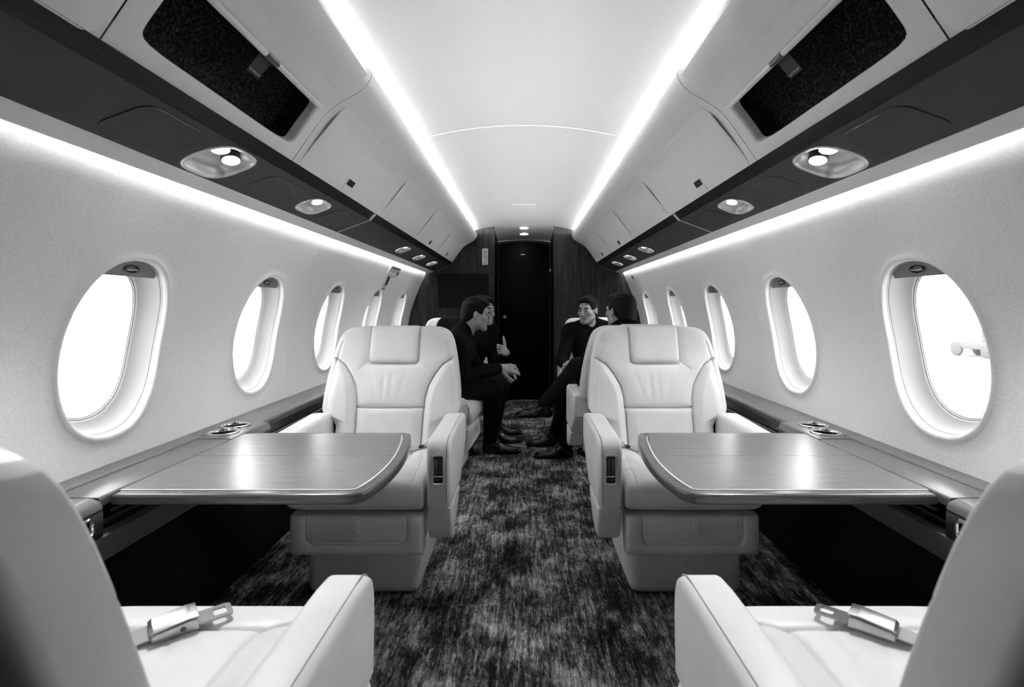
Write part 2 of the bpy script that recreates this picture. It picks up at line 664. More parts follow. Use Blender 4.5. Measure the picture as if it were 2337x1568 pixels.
    fwd = thing('overhead_locker', 'pale overhead locker cut by the top %s corner of the frame' % o, 'overhead locker', (0, 0, 0), 'overhead lockers along the %s side' % o)
    vs, fs = bin_body(YF, 0.905)
    raw('locker_body', vs, fs, 'bin_shell', fwd)
    plate('locker_door', bf, rrect(0.10, 0.893, 0.012, bin_t(0.885), (0.03, 0.03)), 0.003, 'bin_shell', fwd, inb)
    # open locker with dark lining
    op = thing('overhead_locker', 'open overhead locker with dark lining and a metal rail, %s side' % o, 'overhead locker', (0, 0, 0), 'overhead lockers along the %s side' % o)
    y0, y1 = 0.909, 1.655
    hu0, hu1, hv0, hv1 = 0.972, 1.600, bin_t(1.435), bin_t(1.015)
    def hole(p):
        if p is None:
            return ((hu0, hv0), (hu1, hv1))
        cu, cv, au, av = (hu0 + hu1) / 2, (hv0 + hv1) / 2, (hu1 - hu0) / 2, (hv1 - hv0) / 2
        du, dv = p[0] - cu, p[1] - cv
        du /= (y1 - y0) / 2
        dv /= BIN_L / 2
        t = math.atan2(dv, du)
        c, q = math.cos(t), math.sin(t)
        n = 11
        r = (abs(c) ** n + abs(q) ** n) ** (-1 / n)
        return (cu + au * r * c, cv + av * r * q)
    A = Acc()
    vs, fs, hp, cc = cell_rings(bf, y0, y1, 0.0, BIN_L, hole, inb, [(1.04, 0), (1.02, -0.001), (1.005, -0.005), (1.0, -0.012), (1.0, -0.03)], m=26)
    A.add(vs, fs)
    vs, fs = bin_body(y0, y1, True)
    A.add(vs, fs[:-2])
    raw('locker_body', A.v, A.f, 'bin_shell', op, angle=40)
    vs, fs = [], []
    n = len(hp)
    for sc, d in ((1.004, -0.012), (1.0, -0.05), (0.99, -0.085), (0.6, -0.09), (0.3, -0.09)):
        for h in hp:
            u, v = cc[0] + (h[0] - cc[0]) * sc, cc[1] + (h[1] - cc[1]) * sc
            vs.append(Vector(bf(u, v)) + surf_normal(bf, u, v, inb) * d)
    for i in range(4):
        for j in range(n):
            k = (j + 1) % n
            fs.append((i * n + j, i * n + k, (i + 1) * n + k, (i + 1) * n + j))
    vs.append(Vector(bf(*cc)) + surf_normal(bf, cc[0], cc[1], inb) * -0.09)
    for j in range(n):
        fs.append((4 * n + j, 4 * n + (j + 1) % n, len(vs) - 1))
    raw('lining', vs, fs, 'liner_fabric', op)
    # the raised lid above the opening, its edge rail and pull strap
    plate('locker_lid', bf, rrect(0.935, 1.618, hv1 + 0.010, bin_t(0.882), (0.035, 0.028)), 0.006, 'bin_shell', op, inb, bevel=0.004)
    nrm = surf_normal(bf, 1.3, hv1, inb)
    p0 = Vector(bf(0.98, hv1 + 0.001)) + nrm * 0.004
    p1 = Vector(bf(1.592, hv1 + 0.001)) + nrm * 0.004
    rail = tube('edge_rail', [p0, p1], 0.0085, 'bin_shell', op, 12)
    tube('catch', [p0.lerp(p1, 0.455) + nrm * 0.004, p0.lerp(p1, 0.545) + nrm * 0.004], 0.0075, 'dark_metal', op, 10)
    tdir = (Vector(bf(1.3, hv1 - 0.03)) - Vector(bf(1.3, hv1))).normalized()
    M = Matrix((Vector((0, 1, 0)), tdir, nrm)).transposed()
    yc = p0.lerp(p1, 0.49)
    st = rbox('pull_strap', yc + tdir * 0.034 - nrm * 0.006, (0.056, 0.056, 0.003), 0.001, 'strap_black', op, 1, M)
    bm = bmesh.new()
    for k in range(9):
        add_box(bm, yc + tdir * (0.052 + 0.003 * (k % 2)) - nrm * 0.004 + Vector((0, -0.022 + 0.0055 * k, 0)), (0.0042, 0.0016, 0.0008), 0, 1, M)
    obj('stitch_row', bm, 'white_thread', st, smooth=False)
    # closed lockers
    def closed(y0, y1, d0, d1, ta, label, latch, square=False):
        c = thing('overhead_locker', label, 'overhead locker', (0, 0, 0), 'overhead lockers along the %s side' % o)
        vs, fs = bin_body(y0, y1)
        raw('locker_body', vs, fs, 'bin_shell', c)
        plate('locker_door', bf, rrect(d0, d1, 0.016, ta, (0.02, 0.02)), 0.0022, 'bin_shell', c, inb, bevel=0.001)
        if latch:
            t = bin_t(1.44)
            if square:
                plate('latch', bf, rrect(latch - 0.022, latch + 0.022, t - 0.016, t + 0.016, (0.003, 0.003), 2), 0.006, 'dark_metal', c, inb)
            else:
                la = plate('latch', bf, rrect(latch - 0.042, latch + 0.042, t - 0.030, t + 0.030, (0.003, 0.003), 2), 0.0055, 'bin_shell', c, inb)
                plate('latch_grip', bf, rrect(latch - 0.036, latch + 0.036, t + 0.000, t + 0.026, (0.002, 0.002), 2), 0.0065, 'dark_metal', la, inb)
    closed(1.659, SEAM - 0.006, 1.70, 2.49, bin_t(0.885), 'closed overhead locker with wide dark latch beside the open one, %s side' % o, 2.12)
    closed(SEAM + 0.006, 3.465, 2.66, 3.41, bin_t(0.895), 'plain overhead locker door without latch just aft of the cabin seam, %s side' % o, None)
    closed(3.465, 4.345, 3.52, 4.30, bin_t(0.895), 'overhead locker with small square latch, second from the bulkhead, %s side' % o, 3.95, True)
    closed(4.345, YB - 0.002, 4.40, 5.21, bin_t(0.895), 'overhead locker with small square latch meeting the wood bulkhead, %s side' % o, 4.80, True)
    # trim ribs on the seam
    prism('trim_%d' % (1 if s < 0 else 2), [(s * x, EYE + z) for x, z in list(BINP) + [(0.526, 0.767), (0.70, 0.60), (0.76, 0.458)]], SEAM - 0.0055, SEAM + 0.0055, 'y', 'bin_shell')['kind'] = 'structure'

    # --- service rail under the lockers
    rail = thing('service_rail', 'long dark overhead service rail running the length of the %s side' % o, 'service rail', (0, 0, 0))
    band = [(0.742, 0.470), (0.750, 0.462), (0.770, 0.440), (0.772, 0.4365), (0.80, 0.44), (0.80, 0.47)]
    prism('wood_band', [(s * x, EYE + z) for x, z in band], YF, YB - 0.002, 'y', 'band_wood', rail)
    lip = [(PS1[0], PS1[1]), (0.984, 0.3565), (0.992, 0.357), (0.992, 0.364), (0.93, 0.392)]
    prism('lower_lip', [(s * x, EYE + z) for x, z in lip], YF, YB - 0.002, 'y', 'bin_shell', rail, 0.002, 2)
    pf_ = psu_f(s)
    inp = (-s * 0.3, 0, -1)
    LIGHTS = [(0.62, 0.095, 0.12, 0.88, 0), (1.447, 0.094, 0.06, 0.95, 2), (2.08, 0.088, 0.17, 0.80, 1), (3.62, 0.085, 0.22, 0.78, 1), (4.17, 0.085, 0.22, 0.78, 1), (4.74, 0.085, 0.22, 0.78, 1)]
    A = Acc()
    cuts = [YF]
    recs = []
    for yc, ha, ta, tb, kind in LIGHTS:
        a, b = yc - ha - 0.03, yc + ha + 0.03
        A.add(*grid_patch(pf_, cuts[-1], a, 0, 1, 2, 2))
        cuts += [a, b]
        def lh(p, yc=yc, ha=ha, ta=ta, tb=tb):
            if p is None:
                return ((yc - ha, ta), (yc + ha, tb))
            tc, ht = (ta + tb) / 2, (tb - ta) / 2
            t = math.atan2((p[1] - 0.5) / 0.5, (p[0] - yc) / (ha + 0.03))
            c, q = math.cos(t), math.sin(t)
            r = (abs(c) ** 3.2 + abs(q) ** 3.2) ** (-1 / 3.2)
            return (yc + ha * r * c, tc + ht * r * q)
        vs, fs, hp, cc = cell_rings(pf_, a, b, 0, 1, lh, inp, [(1.0, 0), (1.0, -0.002)], m=12, L=2)
        A.add(vs, fs)
        recs.append((yc, ha, hp, cc, kind))
    A.add(*grid_patch(pf_, cuts[-1], YB - 0.002, 0, 1, 2, 2))
    raw('dark_panel', A.v, A.f, 'service_plastic', rail, angle=20)
    for (a, b, ta, tb) in ((1.085, 1.30, 0.13, 0.87), (1.655, 1.89, 0.20, 0.80), (2.235, 2.49, 0.17, 0.82)):
        bd = rrect(a, b, ta, tb, (0.03, 0.03 / PSL))
        md = plate('mask_door', pf_, bd, 0.0016, 'service_plastic', rail, inp, bevel=0.0008)
        tube('door_seam', [Vector(pf_(u, v)) + surf_normal(pf_, u, v, inp) * 0.0008 for u, v in bd], 0.0013, 'fascia_black', md, 6, True)
    tube('seam_strip', [Vector(pf_(SEAM, 0.0)) - Vector((0, 0, 0.001)), Vector(pf_(SEAM, 1.0)) - Vector((0, 0, 0.001))], 0.0022, 'plastic_white', rail, 6)
    rbox('seam_clip', Vector((s * 0.757, SEAM, EYE + 0.452)), (0.012, 0.018, 0.042), 0.003, 'plastic_white', rail, 2, Matrix.Rotation(s * -0.75, 3, 'Y'))
    words = {0: 'unlit round reading light at the near end of the %s rail', 1: 'big twin-lamp reading light above the table on the %s side',
             2: 'single-lamp reading light near the cabin seam on the %s side', 3: 'reading light nearest the seam of the three far ones, %s side',
             4: 'middle one of the three far reading lights, %s side', 5: 'far reading light closest to the bulkhead, %s side'}
    for i, (yc, ha, hp, cc, kind) in enumerate(recs):
        if i == 0 and s > 0:
            pass
        L = thing('reading_light', words[i] % o, 'reading light', (0, 0, 0), 'reading lights in the %s rail' % o)
        n = len(hp)
        vs, fs = [], []
        lev = [(1.03, 0.001), (1.0, 0.004), (0.955, 0.003), (0.92, -0.004), (0.86, -0.018), (0.72, -0.030), (0.5, -0.036), (0.25, -0.037)]
        for sc, d in lev:
            for h in hp:
                u, v = cc[0] + (h[0] - cc[0]) * sc, cc[1] + (h[1] - cc[1]) * sc
                vs.append(Vector(pf_(u, v)) + surf_normal(pf_, u, v, inp) * d)
        for r in range(len(lev) - 1):
            for j in range(n):
                k = (j + 1) % n
                fs.append((r * n + j, r * n + k, (r + 1) * n + k, (r + 1) * n + j))
        vs.append(Vector(pf_(*cc)) + surf_normal(pf_, cc[0], cc[1], inp) * -0.037)
        for j in range(n):
            fs.append(((len(lev) - 1) * n + j, (len(lev) - 1) * n + (j + 1) % n, len(vs) - 1))
        raw('bowl', vs, fs, 'light_bowl' if i else 'service_plastic', L, angle=60)
        nrm = surf_normal(pf_, cc[0], cc[1], inp)
        ax = (nrm * 0.5 + Vector((-s * 0.15, -0.35, -0.75))).normalized()
        spots = {2: [(-0.041, 0.31), (0.043, 0.42)], 1: [(0.01, 0.38)], 0: [(0.0, 0.45)]}[kind]
        for (dy, tt) in spots:
            R = 0.0235 if kind == 2 else (0.021 if i < 3 else 0.017)
            p = Vector(pf_(yc + dy, tt)) - nrm * 0.030
            z = ax
            x = z.orthogonal().normalized()
            M = Matrix.Translation(p) @ Matrix((x, z.cross(x), z)).transposed().to_4x4()
            lm = lathe('lamp', [(0, -0.006), (R * 1.08, -0.006), (R * 1.12, 0.016), (R * 1.0, 0.019), (R * 0.96, 0.016)], 'dark_metal', L, n=28, M=M)
            lathe('lamp_lens', [(R * 0.99, 0.0165), (R * 0.5, 0.0178), (0, 0.018)], 'lamp_lens' if i else 'gloss_black', L, n=28, M=M)
        for q, (dy, tt) in enumerate(spots if i else []):
            sd = bpy.data.lights.new('reading_lamp', 'SPOT')
            sd.energy = (SPOT_NEAR if kind == 2 else (SPOT_MID if i == 2 else SPOT_FAR))
            sd.spot_size, sd.spot_blend, sd.shadow_soft_size = math.radians(96), 0.7, 0.022
            so = bpy.data.objects.new('reading_lamp', sd)
            C.objects.link(so)
            p = Vector(pf_(yc + dy, tt)) + nrm * 0.012
            aim = Vector((s * 0.60, {0: 0.75, 1: 1.0}[q], 0.45)) if kind == 2 else Vector((s * 0.52, yc - (0.12 if i == 2 else -0.05), 0.45))
            so.location = p
            so.rotation_euler = (aim - p).to_track_quat('-Z', 'Y').to_euler()
        if kind == 1:
            for k in range(3):
                p = Vector(pf_(yc - 0.045 - 0.012 * k, 0.34 + 0.05 * k)) - nrm * 0.018
                rbox('switch', p, (0.008, 0.010, 0.016), 0.002, 'fascia_black', L, 1)
    # --- cove and wash light strips
    cv = prism('cove_light', [(s * 0.640, EYE + 0.776), (s * 0.665, EYE + 0.776), (s * 0.665, EYE + 0.788), (s * 0.640, EYE + 0.784)], 1.00, YB - 0.01, 'y', 'cove_strip')
    tag(cv, 'long glowing light strip hidden above the %s lockers' % o, 'light strip')
    ws = prism('wash_light', [(s * 0.956, EYE + 0.512), (s * 0.986, EYE + 0.512), (s * 0.986, EYE + 0.504), (s * 0.956, EYE + 0.504)], 0.90, YB - 0.01, 'y', 'wash_strip')
    tag(ws, 'long glowing light strip behind the lip of the %s service rail' % o, 'light strip')

    # --- side ledge, bay for the table
    zt = 0.644
    led = thing('side_ledge', 'long grey wood-grain ledge under the windows along the %s wall' % o, 'side ledge', (0, 0, 0))
    def L2(pts):
        return [(s * x, z) for x, z in pts]
    prism('ledge_top', L2([(1.215, zt + 0.004), (1.10, zt + 0.004), (1.058, zt), (1.052, zt - 0.008), (1.058, zt - 0.03), (1.215, zt - 0.03)]), 1.835, YB - 0.003, 'y', 'ledge_wood', led, 0.003, 2)
    prism('back_rail', L2([(1.215, zt + 0.004), (1.142, zt + 0.004), (1.1385, zt), (1.1385, zt - 0.03), (1.215, zt - 0.03)]), YF, 1.835, 'y', 'ledge_wood', led, 0.002, 2)
    prism('table_flap', L2([(1.135, zt + 0.001), (1.026, zt), (1.022, zt - 0.004), (1.022, zt - 0.024), (1.135, zt - 0.024)]), 1.243, 1.795, 'y', 'ledge_wood', led, 0.002, 2)
    prism('cup_block', L2([(1.137, zt + 0.003), (1.05, zt + 0.003), (1.02, zt), (1.012, zt - 0.02), (1.012, zt - 0.03), (1.137, zt - 0.03)]), 1.799, 2.065, 'y', 'ledge_wood', led, 0.004, 2)
    prism('end_block', L2([(1.137, zt + 0.002), (1.035, zt + 0.002), (1.012, zt - 0.006), (1.004, zt - 0.026), (1.137, zt - 0.026)]), YF, 1.238, 'y', 'ledge_wood', led, 0.006, 3)
    prism('end_fascia', L2([(1.005, zt - 0.026), (1.004, zt - 0.088), (1.137, zt - 0.088), (1.137, zt - 0.026)]), YF, 1.234, 'y', 'fascia_black', led, 0.002, 2)
    prism('fascia', L2([(1.060, zt - 0.03), (1.054, zt - 0.058), (1.062, zt - 0.062), (1.20, zt - 0.06), (1.20, zt - 0.03)]), 2.066, YB - 0.003, 'y', 'fascia_black', led)
    prism('lower_rail', L2([(1.045, zt - 0.060), (1.036, zt - 0.066), (1.040, zt - 0.10), (1.06, zt - 0.105), (1.20, zt - 0.10), (1.20, zt - 0.060)]), 1.25, YB - 0.003, 'y', 'fascia_black', led, 0.003, 2)
    prism('side_skirt', L2([(1.005, zt - 0.09), (1.030, zt - 0.165), (1.20, zt - 0.165), (1.20, zt - 0.09)]), YF, 2.3, 'y', 'side_leather', led, 0.004, 2)
    lab = thing('socket_plate', 'small lettered socket plate on the %s ledge front beside the cup holders' % o, 'socket plate', (s * 1.052, 2.12, zt - 0.043)) if s > 0 else None
    if lab:
        rbox('plate', (0, 0, 0), (0.004, 0.085, 0.030), 0.002, 'dark_metal', lab, 1)
        bm = bmesh.new()
        for k in range(5):
            add_box(bm, (-s * 0.003, -0.03 + 0.014 * k, 0.004 * (k % 2)), (0.001, 0.008, 0.008), 0)
        obj('lettering', bm, 'placard_white', lab, smooth=False)
    for x, y in ((1.112, 1.990), (1.094, 1.880), (1.083, 1.165)):
        zc = zt + (0.004 if x == 1.112 else 0.003)
        for q in list(led.children):
            if q.name.split('.')[0] in ('ledge_top', 'back_rail', 'cup_block', 'end_block', 'end_fascia', 'fascia', 'lower_rail'):
                drill(q, (s * x, y), 0.0445, zt - 0.075, zt + 0.05)
        cpo = lathe('cup_holder', [(0.0435, -0.004), (0.0442, 0.003), (0.0455, 0.0046), (0.049, 0.0046), (0.0515, 0.003), (0.0515, 0.0)], 'chrome', led, (s * x, y, zc), 44)
        lathe('cup_well', [(0.0, -0.068), (0.040, -0.068), (0.0425, -0.064), (0.0436, -0.003)], 'dark_metal', cpo, (s * x, y, zc), 44)
    pr = [(s * 1.000, 1.150 + 0.045 * a, zt - 0.052 + 0.020 * b) for a, b in ((-1, .6), (-.8, 1), (0, 1), (.8, 1), (1, .6), (1, -.6), (.8, -1), (0, -1), (-.8, -1), (-1, -.6))]
    hnd = tube('latch_ring', pr, 0.005, 'chrome', led, 8, True)
    tube('table_guide', [(s * 1.006, 1.26, zt - 0.036), (s * 1.006, 1.40, zt - 0.036)], 0.004, 'chrome', led, 8)

    # --- folding table
    tl = thing('folding_table', 'polished wood folding table with pale inlay line on the %s side' % o, 'table', (s * 0.72, 1.58, 0))
    cx, cy = s * 0.72, 1.58
    inner = [(0.428, 1.902), (0.414, 1.885), (0.392, 1.78), (0.374, 1.64), (0.368, 1.52), (0.374, 1.41), (0.388, 1.33), (0.402, 1.292), (0.425, 1.275)]
    P = [(1.018, 1.272)] + [(1.018, 1.908)] + [(0.445, 1.909)] + inner
    sm = [P[0], P[1]] + [tuple(q) for q in catmull(P[2:], 4)] + [(0.45, 1.272)]
    poly = [(s * x - cx, y - cy) for x, y in sm]
    zt2 = 0.641
    prism('edge_band', poly, zt2 - 0.028, zt2, 'z', 'edge_wood', tl, 0.009, 4, edges='caps')
    def inset(d, dh):
        # moves every side in by d, the hinge side by dh
        pts = [Vector((x, y)) for x, y in sm]
        out = []
        n = len(pts)
        area = sum(pts[i].x * pts[(i + 1) % n].y - pts[(i + 1) % n].x * pts[i].y for i in range(n))
        sg = 1 if area > 0 else -1
        for i in range(n):
            a, b, c = pts[i - 1], pts[i], pts[(i + 1) % n]
            e1, e2 = (b - a).normalized(), (c - b).normalized()
            n1, n2 = Vector((-e1.y, e1.x)) * sg, Vector((-e2.y, e2.x)) * sg
            d1 = dh if abs(a.x - 1.018) < 1e-4 and abs(b.x - 1.018) < 1e-4 else d
            d2 = dh if abs(b.x - 1.018) < 1e-4 and abs(c.x - 1.018) < 1e-4 else d
            det = n1.x * n2.y - n1.y * n2.x
            if abs(det) < 1e-3:
                out.append(b + n1 * d1)
            else:
                out.append(b + Vector(((d1 * n2.y - d2 * n1.y) / det, (d2 * n1.x - d1 * n2.x) / det)))
        return [(s * p.x - cx, p.y - cy) for p in out]
    prism('inlay_line', inset(0.030, 0.0), zt2 - 0.004, zt2 + 0.0015, 'z', 'inlay', tl)
    full = inset(0.0338, 0.0)
    fold = 1.600 - cy
    def clip(poly, keep_above, yv):
        out = []
        for i in range(len(poly)):
            a, b = poly[i], poly[(i + 1) % len(poly)]
            ia, ib = (a[1] > yv) == keep_above, (b[1] > yv) == keep_above
            if ia:
                out.append(a)
            if ia != ib:
                t = (yv - a[1]) / (b[1] - a[1])
                out.append((a[0] + (b[0] - a[0]) * t, yv))
        return out
    prism('table_leaf', clip(full, True, fold + 0.001), zt2 - 0.004, zt2 + 0.0021, 'z', 'table_wood', tl)
    prism('table_leaf', clip(full, False, fold - 0.001), zt2 - 0.004, zt2 + 0.0021, 'z', 'table_wood', tl)
    rbox('hinge_slide', (s * 1.035 - cx, 1.60 - cy, zt2 - 0.045), (0.05, 0.34, 0.03), 0.004, 'dark_metal', tl)

    # --- lower side panel, its near-black colour standing in for shade under the ledge
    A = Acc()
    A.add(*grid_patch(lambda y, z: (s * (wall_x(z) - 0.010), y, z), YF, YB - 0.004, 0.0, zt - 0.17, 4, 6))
    structure(raw('baseboard_' + side, A.v, A.f, 'dado_shade'))

build_side(-1)
build_side(1)

# ------------------------------------------------------------------ floor, ceiling, ends
structure(raw('floor', [(-1.25, YF, 0), (1.25, YF, 0), (1.25, 6.2, 0), (-1.25, 6.2, 0)], [(0, 1, 2, 3)], 'carpet', smooth=False))
CS = 2.455
A = Acc()
A.add(*grid_patch(lambda y, x: (x, y, ceil_z(x)), 1.30, CS, -0.92, 0.92, 6, 72))
A.add(*grid_patch(lambda y, x: (x, y, ceil_z(x) - 0.0), CS, YB, -0.92, 0.92, 6, 72))
structure(raw('ceiling', A.v, A.f, 'ceiling_panel', merge=0.0003, angle=60))
tube('trim_3', [(x, CS, ceil_z(x) - 0.0005) for x in np.linspace(-0.56, 0.56, 30)], 0.0035, 'ceiling_panel', None, 8)['kind'] = 'structure'
A2 = Acc()
A2.add(*grid_patch(lambda y, x: (x, y, ceil_z(x)), YF, 1.30, -0.92, 0.92, 6, 72))
structure(raw('ceiling_unseen_dark', A2.v, A2.f, 'bulkhead_wood', angle=60))  # unseen ceiling part, made dark to cut light at the near end
for i, s in enumerate((-1, 1)):
    A2 = Acc()
    A2.add(*grid_patch(lambda y, z: (s * (wall_x(z) - 0.006), y, z), YF, 0.62, 0.66, EYE + 0.33, 4, 16))
    structure(raw('trim_%d' % (7 + i), A2.v, A2.f, 'bulkhead_wood', angle=60))  # unseen dark wall panels, added to keep light off the near chair backs
h = plate('ceiling_hatch', lambda x, y: (x, y, ceil_z(x)), rrect(-0.105, 0.105, 4.33, 4.58, (0.012, 0.012)), 0.0018, 'ceiling_panel', None, (0, 0, -1))
tag(h, 'small flush hatch in the far white ceiling panel', 'hatch')

# aft bulkhead: two wood panels either side of the opening
OX0, OX1, YD = -0.312, 0.304, 6.12
def bulk_poly(x0, x1):
    top = [(x, ceil_z(x) + 0.004) for x in np.linspace(x1, x0, 14)]
    return [(x0, 0.0), (x1, 0.0)] + top
bl = structure(prism('wall_back_left', bulk_poly(-1.27, OX0), YB, YB + 0.03, 'y', 'bulkhead_wood'))
br = structure(prism('wall_back_right', bulk_poly(OX1, 1.27), YB, YB + 0.03, 'y', 'bulkhead_wood'))
structure(rbox('trim_4', (OX0 - 0.004, YB + 0.002, 0.92), (0.012, 0.014, 1.84), 0.004, 'bulkhead_wood'))
structure(rbox('trim_5', (OX1 + 0.004, YB + 0.002, 0.92), (0.012, 0.014, 1.84), 0.004, 'bulkhead_wood'))
# vestibule behind the opening
structure(rbox('wall_vestibule_left', (OX0 - 0.02, (YB + YD) / 2 + 0.02, 0.97), (0.03, YD - YB + 0.02, 1.94), 0, 'door_wood'))
structure(rbox('wall_vestibule_right', (OX1 + 0.02, (YB + YD) / 2 + 0.02, 0.97), (0.03, YD - YB + 0.02, 1.94), 0, 'door_wood'))
A = Acc()
A.add(*grid_patch(lambda y, x: (x, y, ceil_z(x) - (y - YB) * 0.065), YB, YD + 0.06, OX0 - 0.03, OX1 + 0.03, 3, 14))
structure(raw('ceiling_vestibule', A.v, A.f, 'ceiling_panel'))
structure(rbox('wall_vestibule_back', (0, YD + 0.09, 0.98), (0.75, 0.03, 1.98), 0, 'door_wood'))
dp = [(OX0 + 0.012, 0.008), (OX1 - 0.012, 0.008)] + [(x, EYE + 0.775 - 0.30 * x * x) for x in np.linspace(OX1 - 0.012, OX0 + 0.012, 14)]
dr = structure(prism('door_1', dp, YD, YD + 0.04, 'y', 'door_wood', None, 0.004, 2, edges='caps'))
fp = []
tp = [(x, EYE + 0.775 - 0.30 * x * x) for x in np.linspace(OX1 - 0.012, OX0 + 0.012, 14)]
lathe('door_knob', [(0.0, -0.055), (0.018, -0.054), (0.024, -0.045), (0.022, -0.034), (0.012, -0.026), (0.011, -0.006), (0.025, -0.004), (0.027, 0.0)], 'bezel_silver', dr,
      M=Matrix.Translation((-0.233, YD, 0.992)) @ Matrix.Rotation(-PI / 2, 4, 'X') , n=24)
rbox('door_plate', (-0.02, YD - 0.003, EYE + 0.632), (0.060, 0.006, 0.008), 0.002, 'chrome', dr)
rbox('door_catch', (0.292, YD - 0.25, EYE + 0.425), (0.012, 0.02, 0.034), 0.003, 'chrome', dr)
structure(rbox('trim_6', (0, YD - 0.02, 0.010), (0.60, 0.030, 0.012), 0.003, 'chrome'))
for k, y in enumerate((5.54, 5.85)):
    z = ceil_z(0) - (y - YB) * 0.065
    L = thing('ceiling_light', ('nearer' if k == 0 else 'farther') + ' round downlight in the vestibule ceiling before the dark door', 'ceiling light', (-0.005, y, z), 'round vestibule downlights')
    lathe('light_rim', [(0.042, -0.001), (0.047, -0.005), (0.052, -0.004), (0.053, 0.0)], 'satin_metal', L, n=32)
    lathe('light_lens', [(0.043, -0.003), (0.02, -0.005), (0, -0.005)], 'lamp_lens', L, n=32)
# unseen end behind the camera, set close and dark to absorb light
structure(prism('wall_front', [(-1.27, 0.0), (1.27, 0.0)] + [(x, ceil_z(x) + 0.01) for x in np.linspace(1.2, -1.2, 20)], YF - 0.03, YF, 'y', 'bulkhead_wood'))

# screen and placard on the left bulkhead panel
tv = thing('wall_screen', 'black flat screen mounted on the left wood bulkhead panel', 'screen', (-0.632, YB, EYE + 0.172))
rbox('screen_frame', (0, -0.016, 0), (0.520, 0.030, 0.345), 0.006, 'gloss_black', tv)
rbox('display', (0, -0.0322, 0), (0.500, 0.002, 0.325), 0.0005, 'gloss_black', tv, 1)
pl = thing('wall_sign', 'small white upright placard with dark lettering on the left bulkhead panel', 'placard', (-0.407, YB, EYE + 0.530))
rbox('plate', (0, -0.003, 0), (0.060, 0.006, 0.168), 0.001, 'placard_white', pl, 1)
bm = bmesh.new()
rnd = random.Random(3)
for col, (xx, hh) in enumerate(((-0.005, 0.017), (0.013, 0.012))):
    z = 0.066
    while z > -0.070:
        w = rnd.choice((0.006, 0.008, 0.010))
        if rnd.random() > 0.14:
            add_box(bm, (xx - hh / 2 + 0.001, -0.0064, z - w / 2), (0.0034, 0.0008, w), 0)
            add_box(bm, (xx + hh / 2 - 0.002, -0.0064, z - w * 0.35), (0.0034, 0.0008, w * 0.6), 0)
            add_box(bm, (xx, -0.0064, z - rnd.choice((0.001, w - 0.001))), (hh, 0.0008, 0.0034), 0)
        z -= w + 0.004
obj('lettering', bm, 'ink', pl, smooth=False)

# emergency exit handle housing and its placard on the left wall
fl = wall_f(-1)
def wall_frame(y, z, s=-1):
    n = surf_normal(wall_f(s), y, z, (-s, 0, -0.2))
    t = Vector((0, 0, 1)) - n * n.z
    t.normalize()
    p = Vector(wall_f(s)(y, z))
    return Matrix.Translation(p) @ Matrix((Vector((0, 1, 0)), t, n)).transposed().to_4x4()
M = wall_frame(4.12, EYE + 0.292)
ex = thing('exit_handle', 'white emergency exit handle housing on the left wall above the far windows', 'exit handle')
ex.matrix_world = M
rbox('housing', (0, 0, 0.004), (0.30, 0.095, 0.010), 0.006, 'plastic_white', ex)
rbox('top_bar', (0, 0.032, 0.011), (0.27, 0.022, 0.008), 0.004, 'shade_grey', ex)
rbox('grip', (-0.03, -0.020, 0.012), (0.15, 0.024, 0.010), 0.006, 'plastic_white', ex)
rbox('release_pin', (0.12, -0.010, 0.010), (0.03, 0.030, 0.008), 0.003, 'dark_metal', ex)
ep = thing('wall_sign', 'dark narrow placard under the exit handle on the left wall', 'placard')
ep.matrix_world = wall_frame(4.06, EYE + 0.212)
rbox('plate', (0, 0, 0.003), (0.085, 0.10, 0.006), 0.001, 'placard_white', ep, 1)
rbox('panel', (0, 0.006, 0.0064), (0.055, 0.075, 0.002), 0.0006, 'ink', ep, 1)
rbox('label_strip', (-0.010, -0.066, 0.002), (0.075, 0.012, 0.004), 0.001, 'shade_grey', ep, 1)
vt = thing('wall_button', 'tiny round grey button on the right wall near the bulkhead', 'button')
vt.matrix_world = wall_frame(4.98, EYE + 0.30, 1)
lathe('button_rim', [(0.0, 0.004), (0.012, 0.004), (0.018, 0.006), (0.022, 0.003), (0.022, -0.002)], 'dark_metal', vt, n=20)

# ------------------------------------------------------------------ cabin chairs (local: front is -y, floor z = 0)
def seam_dist(X, Z, poly):
    d = np.full(X.shape, 9.0)
    for (x0, z0), (x1, z1) in zip(poly, poly[1:]):
        dx, dz = x1 - x0, z1 - z0
        L = dx * dx + dz * dz + 1e-12
        t = np.clip(((X - x0) * dx + (Z - z0) * dz) / L, 0, 1)
        d = np.minimum(d, np.hypot(X - x0 - t * dx, Z - z0 - t * dz))
    return d

def groove(X, Z, poly, depth=0.007, w=0.0032):
    d = seam_dist(X, Z, poly)
    return -depth * np.exp(-(d / w) ** 2) - depth * 0.55 * np.exp(-(d / (w * 4.5)) ** 2)

def smooth01(x):
    x = np.clip(x, 0, 1)
    return x * x * (3 - 2 * x)

